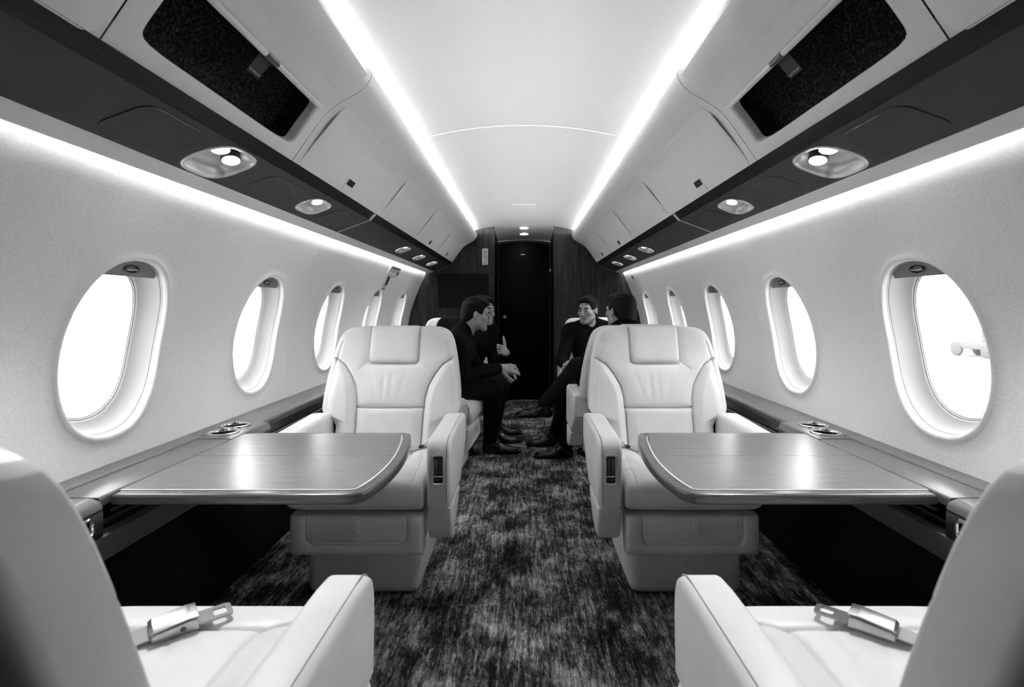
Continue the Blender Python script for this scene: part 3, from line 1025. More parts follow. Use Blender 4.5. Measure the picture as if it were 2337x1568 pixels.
def pillow(name, hw, b0, b1, place, Tf, Tb, m, parent, n=5.0, nv=None, detail=None, nu=90, nr=90):
    """cushion over |a| <= hw(b), b0 <= b <= b1, swelling by Tf to the front and Tb to the back; place(a, b, h) gives its points"""
    nv = nv or n
    tu = np.sin(np.linspace(-PI / 2, PI / 2, nu + 1))
    tv = np.sin(np.linspace(-PI / 2, PI / 2, nr + 1))
    tu = 0.55 * tu + 0.45 * np.linspace(-1, 1, nu + 1)
    tv = 0.55 * tv + 0.45 * np.linspace(-1, 1, nr + 1)
    U, V = np.meshgrid(tu, tv)
    B = (b0 + b1) / 2 + (b1 - b0) / 2 * V
    A = U * hw(B)
    E = (1 - np.abs(U) ** n) ** (1 / n) * (1 - np.abs(V) ** nv) ** (1 / nv)
    E[0, :] = E[-1, :] = 0
    E[:, 0] = E[:, -1] = 0
    H = Tf * E
    if detail is not None:
        H = H + detail(A, B) * np.clip(E * 1.6, 0, 1)
    vs, fs = [], []
    R, Q = U.shape
    for i in range(R):
        for j in range(Q):
            vs.append(place(A[i, j], B[i, j], H[i, j]))
    for i in range(R - 1):
        for j in range(Q - 1):
            k = i * Q + j
            fs.append((k, k + 1, k + Q + 1, k + Q))
    # back: coarser use of the same grid, sharing the border
    off = len(vs)
    idx = {}
    for i in range(R):
        for j in range(Q):
            if i in (0, R - 1) or j in (0, Q - 1):
                idx[i, j] = i * Q + j
            else:
                idx[i, j] = len(vs)
                vs.append(place(A[i, j], B[i, j], -Tb * E[i, j]))
    for i in range(R - 1):
        for j in range(Q - 1):
            fs.append((idx[i, j], idx[i + 1, j], idx[i + 1, j + 1], idx[i, j + 1]))
    me = bpy.data.meshes.new(name)
    me.from_pydata([tuple(v) for v in vs], [], fs)
    bm = bmesh.new()
    bm.from_mesh(me)
    bmesh.ops.recalc_face_normals(bm, faces=bm.faces)
    bm.to_mesh(me)
    bm.free()
    return link(name, me, m, parent, True, 0)

BW = np.array([(0.40, 0.245), (0.560, 0.247), (0.585, 0.262), (0.605, 0.302), (0.622, 0.316), (0.64, 0.320), (0.70, 0.318), (0.76, 0.312), (0.82, 0.303), (0.87, 0.294),
               (0.915, 0.284), (0.945, 0.275), (0.968, 0.265), (0.982, 0.255), (0.994, 0.240), (1.002, 0.224), (1.007, 0.204), (1.010, 0.180)])
def back_hw(B):
    return np.interp(B, BW[:, 0], BW[:, 1])
def back_y(z):
    return 0.235 + (z - 0.44) * 0.315
SX = np.array([(0.40, 0.150), (0.44, 0.150), (0.61, 0.154), (0.68, 0.158), (0.735, 0.170), (0.785, 0.196), (0.833, 0.231), (0.858, 0.272), (0.875, 0.32), (1.02, 0.33)])

def back_detail(A, B):
    xs = np.interp(B, SX[:, 0], SX[:, 1])
    h = 0.022 * smooth01((np.abs(A) - xs + 0.004) / 0.045) * smooth01((0.875 - B) / 0.13) * smooth01((back_hw(B) - np.abs(A)) / 0.07)
    for s in (-1, 1):
        h += groove(A, B, [(s * x, z) for z, x in SX[:-1]], 0.014, 0.0030)
        h += groove(A, B, [(s * (back_hw(np.array(z)) - 0.028), z) for z in np.linspace(0.63, 0.94, 14)], 0.003, 0.0022)
        h += groove(A, B, [(s * 0.12, 0.842), (s * 0.155, 0.815)], 0.003, 0.006)
    h += groove(A, B, [(-0.152, 0.642), (0.152, 0.642)], 0.013, 0.0030)
    h += groove(A, B, [(-0.116, 1.01), (-0.116, 0.850), (-0.106, 0.839), (0.106, 0.839), (0.116, 0.850), (0.116, 1.01)], 0.012, 0.005)
    inside = smooth01((xs - np.abs(A)) / 0.05)
    lum = np.exp(-((B - 0.715) / 0.085) ** 2)
    h += inside * 0.012 * lum * (1 - (A / 0.2) ** 2)
    h += inside * 0.010 * np.exp(-((B - 0.54) / 0.09) ** 2)
    # leather creases under the head pad
    w = np.exp(-((B - 0.745) / 0.055) ** 2) * inside
    h += -0.0035 * w * (np.exp(-((A + 0.035) / 0.010) ** 2) + 0.8 * np.exp(-((A - 0.002) / 0.012) ** 2) + 0.7 * np.exp(-((A - 0.05 - (B - .74) * .25) / 0.012) ** 2) + 0.5 * np.exp(-((A + 0.085 + (B - .74) * .3) / 0.012) ** 2))
    return h * smooth01((back_hw(B) - np.abs(A)) / 0.03)

def back_front(x, z, out=0.0):
    A, B = np.array([[x]]), np.array([[z]])
    u, v = x / float(back_hw(np.array(z))), (z - 0.705) / 0.305
    E = (1 - abs(u) ** 5.5) ** (1 / 5.5) * (1 - abs(v) ** 9) ** (1 / 9)
    h = 0.055 * E + float(back_detail(A, B)[0, 0]) * min(E * 1.6, 1)
    return (x, back_y(z) - h - out, z)

def cushion_detail(A, B):
    h = np.zeros_like(A)
    for s in (-1, 1):
        h += groove(A, B, [(s * 0.145, 0.20), (s * 0.145, -0.06), (s * 0.150, -0.115), (s * 0.235, -0.155)], 0.007, 0.0034)
        h += groove(A, B, [(s * 0.214, -0.05), (s * 0.214, -0.25)], 0.003, 0.0022)
    h += groove(A, B, [(-0.150, -0.118), (0.150, -0.118)], 0.008, 0.0036)
    side = smooth01((np.abs(A) - 0.15) / 0.05) * smooth01((B + 0.12) / 0.06)
    h += 0.014 * side
    h += 0.006 * np.exp(-((A / 0.12) ** 2) - ((B - 0.03) / 0.10) ** 2)
    cr = np.exp(-((B + 0.045) / 0.05) ** 2)
    h += -0.003 * cr * (np.exp(-((A + 0.03 + B * .3) / 0.009) ** 2) + np.exp(-((A - 0.02 - B * .2) / 0.010) ** 2) + np.exp(-((A - 0.075) / 0.009) ** 2))
    return h

def leg_detail(A, B):
    path = [(-0.185, 0.325), (-0.185, 0.262), (-0.180, 0.240), (-0.160, 0.226), (0.160, 0.226), (0.180, 0.240), (0.185, 0.262), (0.185, 0.325)]
    h = groove(A, B, path, 0.007, 0.0034)
    inside = smooth01((0.182 - np.abs(A)) / 0.012) * smooth01((B - 0.228) / 0.012)
    return h - 0.004 * inside

CHAIR_ME = {}
def shared(key, build):
    """the pieces that every chair has alike share one mesh"""
    if key not in CHAIR_ME:
        o = build()
        CHAIR_ME[key] = o
        return o
    o = CHAIR_ME[key].copy()
    C.objects.link(o)
    return o

def make_chair(label, loc, rot, aisle, drop=0.0, scale=1.0, detail=True, group='cream leather cabin chairs', near=False):
    t = thing('cabin_chair', label, 'chair', loc, group)
    t.rotation_euler = (0, 0, rot)
    t.scale = (scale,) * 3
    def put(o, parent=t):
        o.parent = parent
        return o
    bk = put(shared('backrest', lambda: pillow('backrest', back_hw, 0.40, 1.010, lambda a, b, h: (a, back_y(b) - h, b), 0.055, 0.075, 'leather', None, 5.5, 9, back_detail, 250, 260)))
    def pad_hw(B):
        return 0.1125 - 0.020 * (1 - np.sqrt(np.clip(1 - np.clip((0.866 - B) / 0.023, 0, 1) ** 2, 0, 1))) - 0.012 * (1 - np.sqrt(np.clip(1 - np.clip((B - 1.000) / 0.016, 0, 1) ** 2, 0, 1)))
    hr = put(shared('headrest', lambda: pillow('headrest', pad_hw, 0.843, 1.015, lambda a, b, h: (a, back_y(b) - 0.034 - h, b), 0.038, 0.03, 'leather', None, 6, 4.5,
                    lambda A, B: -0.004 * np.exp(-((B - 0.90) / 0.06) ** 2) * np.cos(A * 9), 60, 70)))
    def shade_lines():
        bm = bmesh.new()
        for sg in (-1, 1):
            zs = np.linspace(0.46, 0.852, 50)
            add_tube(bm, [back_front(sg * float(np.interp(z, SX[:, 0], SX[:, 1])), float(z), 0.0009) for z in zs], 0.0017, 6)
        return obj('seam_shade', bm, 'seam_shade')  # dark tubes that paint the crease shade along the bolster seams
    sc1 = put(shared('seam_shade', shade_lines), bk)
    sc2 = put(shared('lumbar_shade', lambda: tube('lumbar_shade', [back_front(x, 0.642, 0.0009) for x in np.linspace(-0.150, 0.150, 40)], 0.0015, 'seam_shade', None, 6)), bk)  # dark line standing in for shade in the lumbar groove
    for q in (bk, hr):
        q.location = (0, 0.112, -0.050) if near else (0, 0, 0)
        q.rotation_euler = (0.10, 0, 0) if near else (0, 0, 0)
    cu = put(shared('seat_cushion', lambda: pillow('seat_cushion', lambda B: 0.2475 + 0 * B, -0.25, 0.215, lambda a, b, h: (a, b, 0.405 + h), 0.090, 0.066, 'leather', None, 9, 3.6, cushion_detail, 150, 130)))
    cu.location.y = -0.05 if near else 0.0
    lg = put(shared('leg_rest', lambda: pillow('leg_rest', lambda B: 0.2455 + 0 * B, 0.188, 0.334, lambda a, b, h: (a, -0.19 - h, b), 0.048, 0.04, 'leather', None, 9, 6, leg_detail, 150, 60)))
    lg.location.y = -0.05 if near else 0.0
    def strap(z, x, y):
        bm = bmesh.new()
        add_box(bm, (x, y, z), (0.030, 0.007, 0.050), 0.002, 2, Matrix.Rotation(-0.10, 3, 'X'))
        add_lathe(bm, [(0.004, 0.0), (0.0065, 0.0015), (0.0085, 0.0)], M=Matrix.Translation((x, y - 0.0040, z + 0.010)) @ Matrix.Rotation(PI / 2, 4, 'X'), n=16)
        return obj('pull_tab', bm, 'leather')
    pt_ = put(shared('pull_tab', lambda: strap(0.303, 0.005, -0.2475)))
    pt_.location.y = -0.05 if near else 0.0
    put(shared('seat_frame', lambda: rbox('seat_frame', (0, 0.05, 0.27), (0.46, 0.40, 0.18), 0.02, 'leather')))
    def base():
        bm = bmesh.new()
        add_box(bm, (0, 0.07, 0.10), (0.43, 0.44, 0.20), 0.035, 4)
        for v in bm.verts:
            if v.co.z < 0.03:
                v.co.z = max(0.0, v.co.z - 0.03) if v.co.z < 0.0 else v.co.z
        return obj('pedestal', bm, 'leather')
    put(shared('pedestal', base))
    put(shared('pedestal_tab', lambda: rbox('pedestal_tab', (0.01, -0.152, 0.155), (0.026, 0.004, 0.07), 0.001, 'leather', None, 1)))
    for sd in (aisle, -aisle):
        front = sd == aisle
        yo = 0.0 if front else 0.035
        def arm():
            d = drop
            poly = [(-0.228 + yo, 0.362), (-0.236 + yo, 0.50 - d * .5), (-0.233 + yo, 0.570 - d), (-0.222 + yo, 0.597 - d), (-0.198 + yo, 0.612 - d), (-0.15, 0.617 - d), (0.20, 0.625 - d), (0.262, 0.615 - d),
                    (0.268, 0.50 - d), (0.225, 0.465 - d * .6), (0.06, 0.362)]
            if not front:
                poly = [(-0.19, 0.545 - d), (-0.188, 0.590 - d), (-0.165, 0.612 - d), (-0.12, 0.617 - d), (0.20, 0.625 - d), (0.262, 0.615 - d), (0.268, 0.50 - d), (0.20, 0.475 - d), (-0.10, 0.505 - d)]
            bm = bmesh.new()
            x0, x1 = (0.258, 0.350) if sd > 0 else (-0.350, -0.258)
            A_ = [bm.verts.new((x0, a, b)) for a, b in poly]
            B_ = [bm.verts.new((x1, a, b)) for a, b in poly]
            bm.faces.new(A_[::-1])
            bm.faces.new(B_)
            for i in range(len(poly)):
                k = (i + 1) % len(poly)
                bm.faces.new((A_[i], A_[k], B_[k], B_[i]))
            bmesh.ops.recalc_face_normals(bm, faces=bm.faces)
            es = [e for e in bm.edges if (e.verts[0] in A_) == (e.verts[1] in A_)]
            bmesh.ops.bevel(bm, geom=es, offset=0.020, segments=5, profile=0.5, affect='EDGES', clamp_overlap=True)
            return obj('armrest', bm, 'leather', None, angle=50)
        key = ('armrest', sd, front, drop)
        am = put(shared(key, arm))
        def pod():
            poly = [(-0.215 + yo, 0.358), (0.058, 0.358), (-0.06, 0.262), (-0.135 + yo, 0.236), (-0.185 + yo, 0.236), (-0.205 + yo, 0.26)]
            return prism('arm_fairing', poly, *((0.259, 0.349) if sd > 0 else (-0.349, -0.259)), 'x', 'leather', None, 0.014, 3, edges='caps')
        if front:
            put(shared(('arm_fairing', sd, front), pod))
        def stitch():
            xo = sd * 0.334
            bm = bmesh.new()
            d = drop
            pts = catmull([(xo, -0.2375 + yo, 0.38), (xo, -0.2385 + yo, 0.50 - d * .5), (xo, -0.2345 + yo, 0.567 - d), (xo, -0.224 + yo, 0.5955 - d), (xo, -0.199 + yo, 0.6105 - d), (xo, -0.15, 0.6155 - d), (xo, 0.20, 0.6235 - d)], 4)
            add_tube(bm, pts, 0.0016, 6)
            return obj('piping', bm, 'stitching')
        if detail and front:
            put(shared(('piping', sd, drop), stitch))
        if front:
            zc = 0.507 - drop
            key = ('plate', sd, drop)
            if key not in CHAIR_ME:
                xm = sd * 0.304
                pts = [(xm + p[0], -0.2375, zc + p[1]) for p in rrect(-0.020, 0.020, -0.052, 0.052, (0.010, 0.010), 5)]
                fr = tube('control_frame', pts, 0.0046, 'bezel_silver', t, 8, True)
                rbox('control_recess', (xm, -0.2345, zc), (0.036, 0.006, 0.100), 0.002, 'dark_metal', fr, 2)
                rbox('control_slot', (xm + 0.001, -0.2385, zc + 0.012), (0.006, 0.003, 0.066), 0.001, 'fascia_black', fr, 1)
                rbox('control_top', (xm, -0.2382, zc + 0.043), (0.032, 0.003, 0.009), 0.001, 'fascia_black', fr, 1)
                rbox('control_key', (xm, -0.2388, zc - 0.038), (0.030, 0.005, 0.018), 0.002, 'fascia_black', fr, 2)
                rbox('control_bar', (xm, -0.2400, zc - 0.024), (0.032, 0.004, 0.003), 0.001, 'chrome', fr, 1)
                CHAIR_ME[key] = fr
            else:
                fr = CHAIR_ME[key].copy()
                C.objects.link(fr)
                fr.parent = t
                for g in CHAIR_ME[key].children:
                    d_ = g.copy()
                    C.objects.link(d_)
                    d_.parent = fr
    return t

make_chair('cream leather chair facing the camera behind the left table', (-0.620, 2.13, 0), 0, 1)
make_chair('cream leather chair facing the camera behind the right table', (0.620, 2.13, 0), 0, -1)
make_chair('nearest chair seen from behind, its dark back cut by the left frame edge', (-0.650, 0.815, 0), PI, -1, 0.035, near=True)
make_chair('nearest chair seen from behind, its dark back cut by the right frame edge', (0.650, 0.815, 0), PI, 1, 0.035, near=True)
make_chair('chair back to back with the one behind the right table, facing away', (0.620, 3.12, 0), PI, 1)
make_chair('swivelled chair turned to the aisle under the man in profile', (-0.56, 3.56, 0), math.radians(86), -1, 0.062, 0.96)
make_chair('far left chair before the bulkhead under the wall screen', (-0.620, 4.32, 0), 0, 1, 0.13)
make_chair('far right chair before the bulkhead under the man facing the camera', (0.640, 4.32, 0), 0, -1)

# ------------------------------------------------------------------ seat belts
def ribbon(name, path, width, m, parent, th=0.0022):
    """flat strap: path of (point, side direction)"""
    vs, fs = [], []
    k = len(path)
    for i, (p, w) in enumerate(path):
        p, w = Vector(p), Vector(w).normalized()
        t = (Vector(path[min(i + 1, k - 1)][0]) - Vector(path[max(i - 1, 0)][0])).normalized()
        n = t.cross(w).normalized()
        for a, b in ((-1, -1), (1, -1), (1, 1), (-1, 1)):
            vs.append(p + w * (a * width / 2) + n * (b * th / 2))
    for i in range(k - 1):
        for j in range(4):
            q = (j + 1) % 4
            fs.append((4 * i + j, 4 * i + q, 4 * i + 4 + q, 4 * i + 4 + j))
    fs += [(3, 2, 1, 0), tuple(4 * (k - 1) + j for j in range(4))]
    return raw(name, vs, fs, m, parent)

def belt(label, s, loc, ang):
    b = thing('seat_belt', label, 'seat belt', loc, 'seat belts with metal buckles on the nearest seats')
    b.rotation_euler = (0.06, 0, ang)
    # local: +x towards the tongue, z up
    path = [((x, y, z), (0, 1, dz)) for x, y, z, dz in ((-0.26, -0.02, -0.028, .5), (-0.18, -0.012, -0.012, .25), (-0.12, -0.004, 0.002, .1), (-0.07, 0, 0.008, 0), (-0.035, 0, 0.010, 0))]
    ribbon('strap', path, 0.048, 'webbing', b)
    rbox('strap_label', (-0.115, -0.005, 0.0055), (0.028, 0.036, 0.003), 0.001, 'webbing', b, 1, Matrix.Rotation(-0.18, 3, 'Y') @ Matrix.Rotation(0.12, 3, 'X'))
    prof = [(-0.040, 0.001), (-0.040, 0.012), (-0.034, 0.018), (0.020, 0.024), (0.032, 0.020), (0.034, 0.001)]
    bk = prism('buckle', prof, -0.027, 0.027, 'y', 'satin_metal', b, 0.003, 3)
    lid = [(-0.043, 0.016), (-0.037, 0.0215), (0.018, 0.0275), (0.033, 0.0265), (0.0335, 0.0235), (0.018, 0.0245), (-0.037, 0.018)]
    prism('buckle_flap', lid, -0.0255, 0.0255, 'y', 'satin_metal', bk, 0.001, 2)
    lathe('rivet', [(0.0, 0.0015), (0.004, 0.0015), (0.005, 0.0)], 'dark_metal', bk, M=Matrix.Translation((0.008, -0.027 * 1.0, 0.011)) @ Matrix.Rotation(PI / 2, 4, 'X'), n=16)
    # tongue plate with its slot
    bm = bmesh.new()
    out = rrect(0.030, 0.092, -0.021, 0.021, (0.008, 0.008), 5)
    inn = rrect(0.060, 0.083, -0.012, 0.012, (0.005, 0.005), 5)
    for z in (0.004, 0.008):
        for q in (out, inn):
            for p in q:
                bm.verts.new((p[0], p[1], z))
    bm.verts.ensure_lookup_table()
    n = len(out)
    for j in range(n):
        k = (j + 1) % n
        V = bm.verts
        bm.faces.new((V[j], V[k], V[n + k], V[n + j]))
        bm.faces.new((V[2 * n + j], V[3 * n + j], V[3 * n + k], V[2 * n + k]))
        bm.faces.new((V[j], V[2 * n + j], V[2 * n + k], V[k]))
        bm.faces.new((V[n + j], V[n + k], V[3 * n + k], V[3 * n + j]))
    obj('tongue_plate', bm, 'tongue_steel', b)
    return b
belt('buckled metal seat belt lying on the nearest left seat', -1, (-0.652, 0.968, 0.4990), math.radians(40))
belt('buckled metal seat belt lying on the nearest right seat', 1, (0.648, 0.968, 0.4990), math.radians(140))

def loose_belt(label, s):
    b = thing('seat_belt', label, 'seat belt', (s * 0.62, 2.13, 0), 'loose belt straps on the chairs behind the tables')
    x = s * -1
    path = [((x * 0.235, 0.085, 0.5230), (0.1, 1, .6)), ((x * 0.222, 0.080, 0.5300), (0, 1, 0.5)), ((x * 0.205, 0.075, 0.5220), (0, 1, .25)), ((x * 0.185, 0.070, 0.5120), (0, 1, .1)),
            ((x * 0.14, 0.066, 0.5050), (0, 1, 0.2)), ((x * 0.08, 0.062, 0.5055), (0, 1, 0)), ((x * 0.0, 0.06, 0.5065), (0, 1, 0)), ((x * -0.10, 0.07, 0.5045), (0, 1, 0))]
    ribbon('strap', path, 0.046, 'webbing', b)
    rbox('strap_guide', (x * 0.228, 0.085, 0.536), (0.036, 0.050, 0.014), 0.006, 'leather', b, 3)
    rbox('strap_end', (x * 0.185, 0.055, 0.516), (0.02, 0.03, 0.008), 0.002, 'fascia_black', b, 2)
loose_belt('pale belt strap lying loose on the seat behind the left table', -1)
loose_belt('pale belt strap lying loose on the seat behind the right table', 1)

# ------------------------------------------------------------------ people: one continuous skin per body, clothes as children
class Sdf:
    def __init__(self):
        self.p = []                    # (kind, data, blend)
    def cap(self, a, b, ra, rb=None, k=0.02):
        self.p.append(('c', (np.array(a, float), np.array(b, float), ra, ra if rb is None else rb), k))
    def ell(self, c, r, R=None, k=0.02):
        self.p.append(('e', (np.array(c, float), np.array(r, float), np.eye(3) if R is None else R), k))
    def cut(self, c, r, R=None, k=0.01):
        self.p.append(('x', (np.array(c, float), np.array(r, float), np.eye(3) if R is None else R), k))
    def below(self, p, n, k=0.004):
        """cuts away what lies on the side that n points to"""
        self.p.append(('h', (np.array(p, float), np.array(n, float) / np.linalg.norm(n)), k))
    def one(self, kind, d, P):
        if kind == 'c':
            a, b, ra, rb = d
            ba = b - a
            h = np.clip(((P - a) @ ba) / (ba @ ba + 1e-12), 0, 1)
            return np.linalg.norm(P - a - h[:, None] * ba, axis=1) - (ra + (rb - ra) * h)
        if kind == 'h':
            return -((P - d[0]) @ d[1])
        c, r, R = d
        q = (P - c) @ R
        k0 = np.linalg.norm(q / r, axis=1)
        k1 = np.linalg.norm(q / (r * r), axis=1) + 1e-9
        return k0 * (k0 - 1) / k1
    def __call__(self, P):
        v = np.full(len(P), 9.0)
        for kind, d, k in self.p:
            s = self.one(kind, d, P)
            if kind == 'x':
                h = np.clip(0.5 - 0.5 * (v + s) / k, 0, 1)
                v = v + (-s - v) * h + k * h * (1 - h)
            elif kind == 'h':
                v = np.maximum(v, -s)
            else:
                h = np.clip(0.5 + 0.5 * (s - v) / k, 0, 1)
                v = s + (v - s) * h - k * h * (1 - h)
        return v
    def bounds(self):
        lo, hi = np.full(3, 1e9), np.full(3, -1e9)
        for kind, d, k in self.p:
            if kind == 'c':
                for q, r in ((d[0], d[2]), (d[1], d[3])):
                    lo, hi = np.minimum(lo, q - r), np.maximum(hi, q + r)
            elif kind == 'e':
                r = d[1].max()
                lo, hi = np.minimum(lo, d[0] - r), np.maximum(hi, d[0] + r)
        return lo - 0.03, hi + 0.03
    def mesh(self, h):
        lo, hi = self.bounds()
        BK = 8
        nb = np.ceil((hi - lo) / (h * BK)).astype(int)
        n = nb * BK + 1
        D = np.full(n, 1.0, np.float32)
        ii = np.stack(np.meshgrid(*[np.arange(q) for q in nb], indexing='ij'), -1).reshape(-1, 3)
        cen = lo + (ii + 0.5) * BK * h
        dc = self(cen)
        near = np.abs(dc) < BK * h * 1.05 + 0.012
        D_in = dc < 0
        loc = np.stack(np.meshgrid(*[np.arange(BK + 1)] * 3, indexing='ij'), -1).reshape(-1, 3)
        for b, inn in zip(ii[~near], D_in[~near]):
            if inn:
                o = b * BK
                D[o[0]:o[0] + BK + 1, o[1]:o[1] + BK + 1, o[2]:o[2] + BK + 1] = -1.0
        B = ii[near]
        CH = 160
        for s in range(0, len(B), CH):
            bb = B[s:s + CH]
            P = (lo + (bb[:, None, :] * BK + loc[None]) * h).reshape(-1, 3)
            v = self(P).reshape(len(bb), BK + 1, BK + 1, BK + 1)
            for b, q in zip(bb, v):
                o = b * BK
                D[o[0]:o[0] + BK + 1, o[1]:o[1] + BK + 1, o[2]:o[2] + BK + 1] = q
        # surface nets
        S = D < 0
        n = np.array(D.shape)
        cnt = np.zeros(n - 1, np.int8)
        pos = np.zeros((*(n - 1), 3), np.float32)
        offs = [(0, 0, 0), (1, 0, 0), (0, 1, 0), (1, 1, 0), (0, 0, 1), (1, 0, 1), (0, 1, 1), (1, 1, 1)]
        def sl(A, o):
            return A[o[0]:A.shape[0] - 1 + o[0], o[1]:A.shape[1] - 1 + o[1], o[2]:A.shape[2] - 1 + o[2]]
        tot = sum(sl(S, o).astype(np.int8) for o in offs)
        act = np.argwhere((tot > 0) & (tot < 8))
        acc = np.zeros((len(act), 3))
        num = np.zeros(len(act))
        for i in range(8):
            for j in range(i + 1, 8):
                a, b = np.array(offs[i]), np.array(offs[j])
                if np.abs(a - b).sum() != 1:
                    continue
                ia, ib = act + a, act + b
                da, db = D[ia[:, 0], ia[:, 1], ia[:, 2]], D[ib[:, 0], ib[:, 1], ib[:, 2]]
                x = (da < 0) != (db < 0)
                t = np.where(x, da / np.where(da == db, 1, da - db), 0)
                acc += np.where(x[:, None], ia + t[:, None] * (b - a), 0)
                num += x
        V = lo + acc / num[:, None] * h
        ids = np.full(n - 1, -1, np.int64)
        ids[act[:, 0], act[:, 1], act[:, 2]] = np.arange(len(act))
        F = []
        for ax in range(3):
            u, w = (ax + 1) % 3, (ax + 2) % 3
            e = np.zeros(3, int)
            e[ax] = 1
            S0 = S[:n[0] - e[0], :n[1] - e[1], :n[2] - e[2]]
            S1 = S[e[0]:, e[1]:, e[2]:]
            q = np.argwhere(S0 != S1)
            q = q[(q[:, u] > 0) & (q[:, w] > 0) & (q[:, u] < n[u] - 1) & (q[:, w] < n[w] - 1)]
            flip = S0[q[:, 0], q[:, 1], q[:, 2]]
            du, dw = np.zeros(3, int), np.zeros(3, int)
            du[u] = 1
            dw[w] = 1
            g = [ids[tuple((q - a).T)] for a in (du + dw, dw, 0 * du, du)]
            quad = np.stack(g, 1)
            quad[~flip] = quad[~flip][:, ::-1]
            F.append(quad)
        F = np.concatenate(F)
        F = F[(F >= 0).all(1)]
        return V, F
    def build(self, name, h, m, parent):
        V, F = self.mesh(h)
        me = bpy.data.meshes.new(name)
        me.from_pydata(V.tolist(), [], F.tolist())
        me.update()
        o = link(name, me, m, parent, True, 0)
        return o

def frame(yaw, pitch=0.0, roll=0.0):
    """columns: right, forward, up of a head that looks along yaw"""
    f = np.array([math.cos(yaw) * math.cos(pitch), math.sin(yaw) * math.cos(pitch), math.sin(pitch)])
    r = np.cross(f, [0, 0, 1.0])
    r /= np.linalg.norm(r)
    u = np.cross(r, f)
    c, s = math.cos(roll), math.sin(roll)
    return np.stack([r * c + u * s, f, u * c - r * s], 1)

class Scaled:
    def __init__(self, S, z):
        self.S, self.z = S, z
    def cap(self, a, b, ra, rb=None, k=0.02):
        self.S.cap(a, b, ra * self.z, None if rb is None else rb * self.z, k * self.z)
    def ell(self, c, r, R=None, k=0.02):
        self.S.ell(c, np.array(r) * self.z, R, k * self.z)
    def cut(self, c, r, R=None, k=0.01):
        self.S.cut(c, np.array(r) * self.z, R, k * self.z)

def add_head(S, o, R, hs=1.0):
    S = Scaled(S, hs)
    P = lambda x, y, z: o + R @ np.array([x, y, z]) * hs
    S.ell(P(0, -0.022, 0.030), (0.076, 0.096, 0.088), R, 0.03)
    S.ell(P(0, 0.022, -0.040), (0.059, 0.066, 0.074), R, 0.03)
    S.cap(P(-0.052, 0.0, -0.058), P(-0.016, 0.066, -0.101), 0.017, 0.016, 0.03)
    S.cap(P(0.052, 0.0, -0.058), P(0.016, 0.066, -0.101), 0.017, 0.016, 0.03)
    S.ell(P(0, 0.074, -0.100), (0.020, 0.016, 0.017), R, 0.02)
    S.cap(P(-0.036, 0.074, 0.022), P(0.036, 0.074, 0.022), 0.012, None, 0.016)
    for s in (-1, 1):
        S.ell(P(s * 0.045, 0.056, -0.022), (0.021, 0.022, 0.017), R, 0.02)
        S.cut(P(s * 0.031, 0.098, 0.000), (0.017, 0.017, 0.011), R, 0.010)
        S.ell(P(s * 0.031, 0.074, 0.000), (0.0125, 0.0125, 0.0115), R, 0.004)
    S.cap(P(0, 0.086, 0.012), P(0, 0.109, -0.032), 0.0075, 0.0105, 0.010)
    S.ell(P(0, 0.110, -0.036), (0.010, 0.010, 0.009), R, 0.006)
    for s in (-1, 1):
        S.ell(P(s * 0.012, 0.098, -0.040), (0.008, 0.011, 0.007), R, 0.006)
    S.cap(P(-0.021, 0.083, -0.0655), P(0.021, 0.083, -0.0655), 0.006, None, 0.006)
    S.cap(P(-0.017, 0.082, -0.0765), P(0.017, 0.082, -0.0765), 0.0068, None, 0.006)
    S.cut(P(0, 0.098, -0.0708), (0.017, 0.011, 0.0013), R, 0.003)
    for s in (-1, 1):
        Re = R @ np.array([[math.cos(.35 * s), -math.sin(.35 * s), 0], [math.sin(.35 * s), math.cos(.35 * s), 0], [0, 0, 1]])
        S.ell(P(s * 0.079, -0.012, -0.008), (0.0075, 0.018, 0.031), Re, 0.008)
        S.cut(P(s * 0.089, -0.006, -0.006), (0.006, 0.009, 0.019), Re, 0.004)

def build_hair(o, R, parent, hs=1.0, seed=1):
    P = lambda x, y, z: o + R @ np.array([x, y, z]) * hs
    S = Sdf()
    H = Scaled(S, hs)
    H.ell(P(0, -0.026, 0.034), (0.083, 0.103, 0.094), R, 0.02)
    H.ell(P(0, 0.040, 0.086), (0.058, 0.042, 0.030), R, 0.03)
    H.ell(P(0, -0.072, -0.035), (0.066, 0.048, 0.055), R, 0.03)
    rn = random.Random(seed)
    for i in range(70):
        # locks combed forward and outward over the scalp
        a = rn.uniform(-1.25, 1.25)
        b = rn.uniform(-0.5, 1.35)
        def q(a, b, g):
            return P((0.083 + g) * math.sin(a) * math.cos(b * 0.5), -0.026 + (0.103 + g) * math.sin(b - 0.3) * math.cos(a * 0.6), 0.034 + (0.094 + g) * math.cos(a) * math.cos(b - 0.3))
        H.cap(q(a, b, -0.004), q(a + rn.uniform(-0.12, 0.12), b + 0.30, -0.003), 0.0075, 0.0055, 0.006)
    H.cut(P(0, 0.118, 0.000), (0.080, 0.090, 0.082), R, 0.012)
    for s in (-1, 1):
        H.cut(P(s * 0.032, 0.118, 0.026), (0.048, 0.082, 0.050), R, 0.010)
    for s in (-1, 1):
        H.cut(P(s * 0.085, 0.012, -0.034), (0.034, 0.040, 0.046), R, 0.006)
    S.below(P(0, 0, -0.082), -R[:, 2])
    return S.build('hair', 0.0050, 'hair', parent)

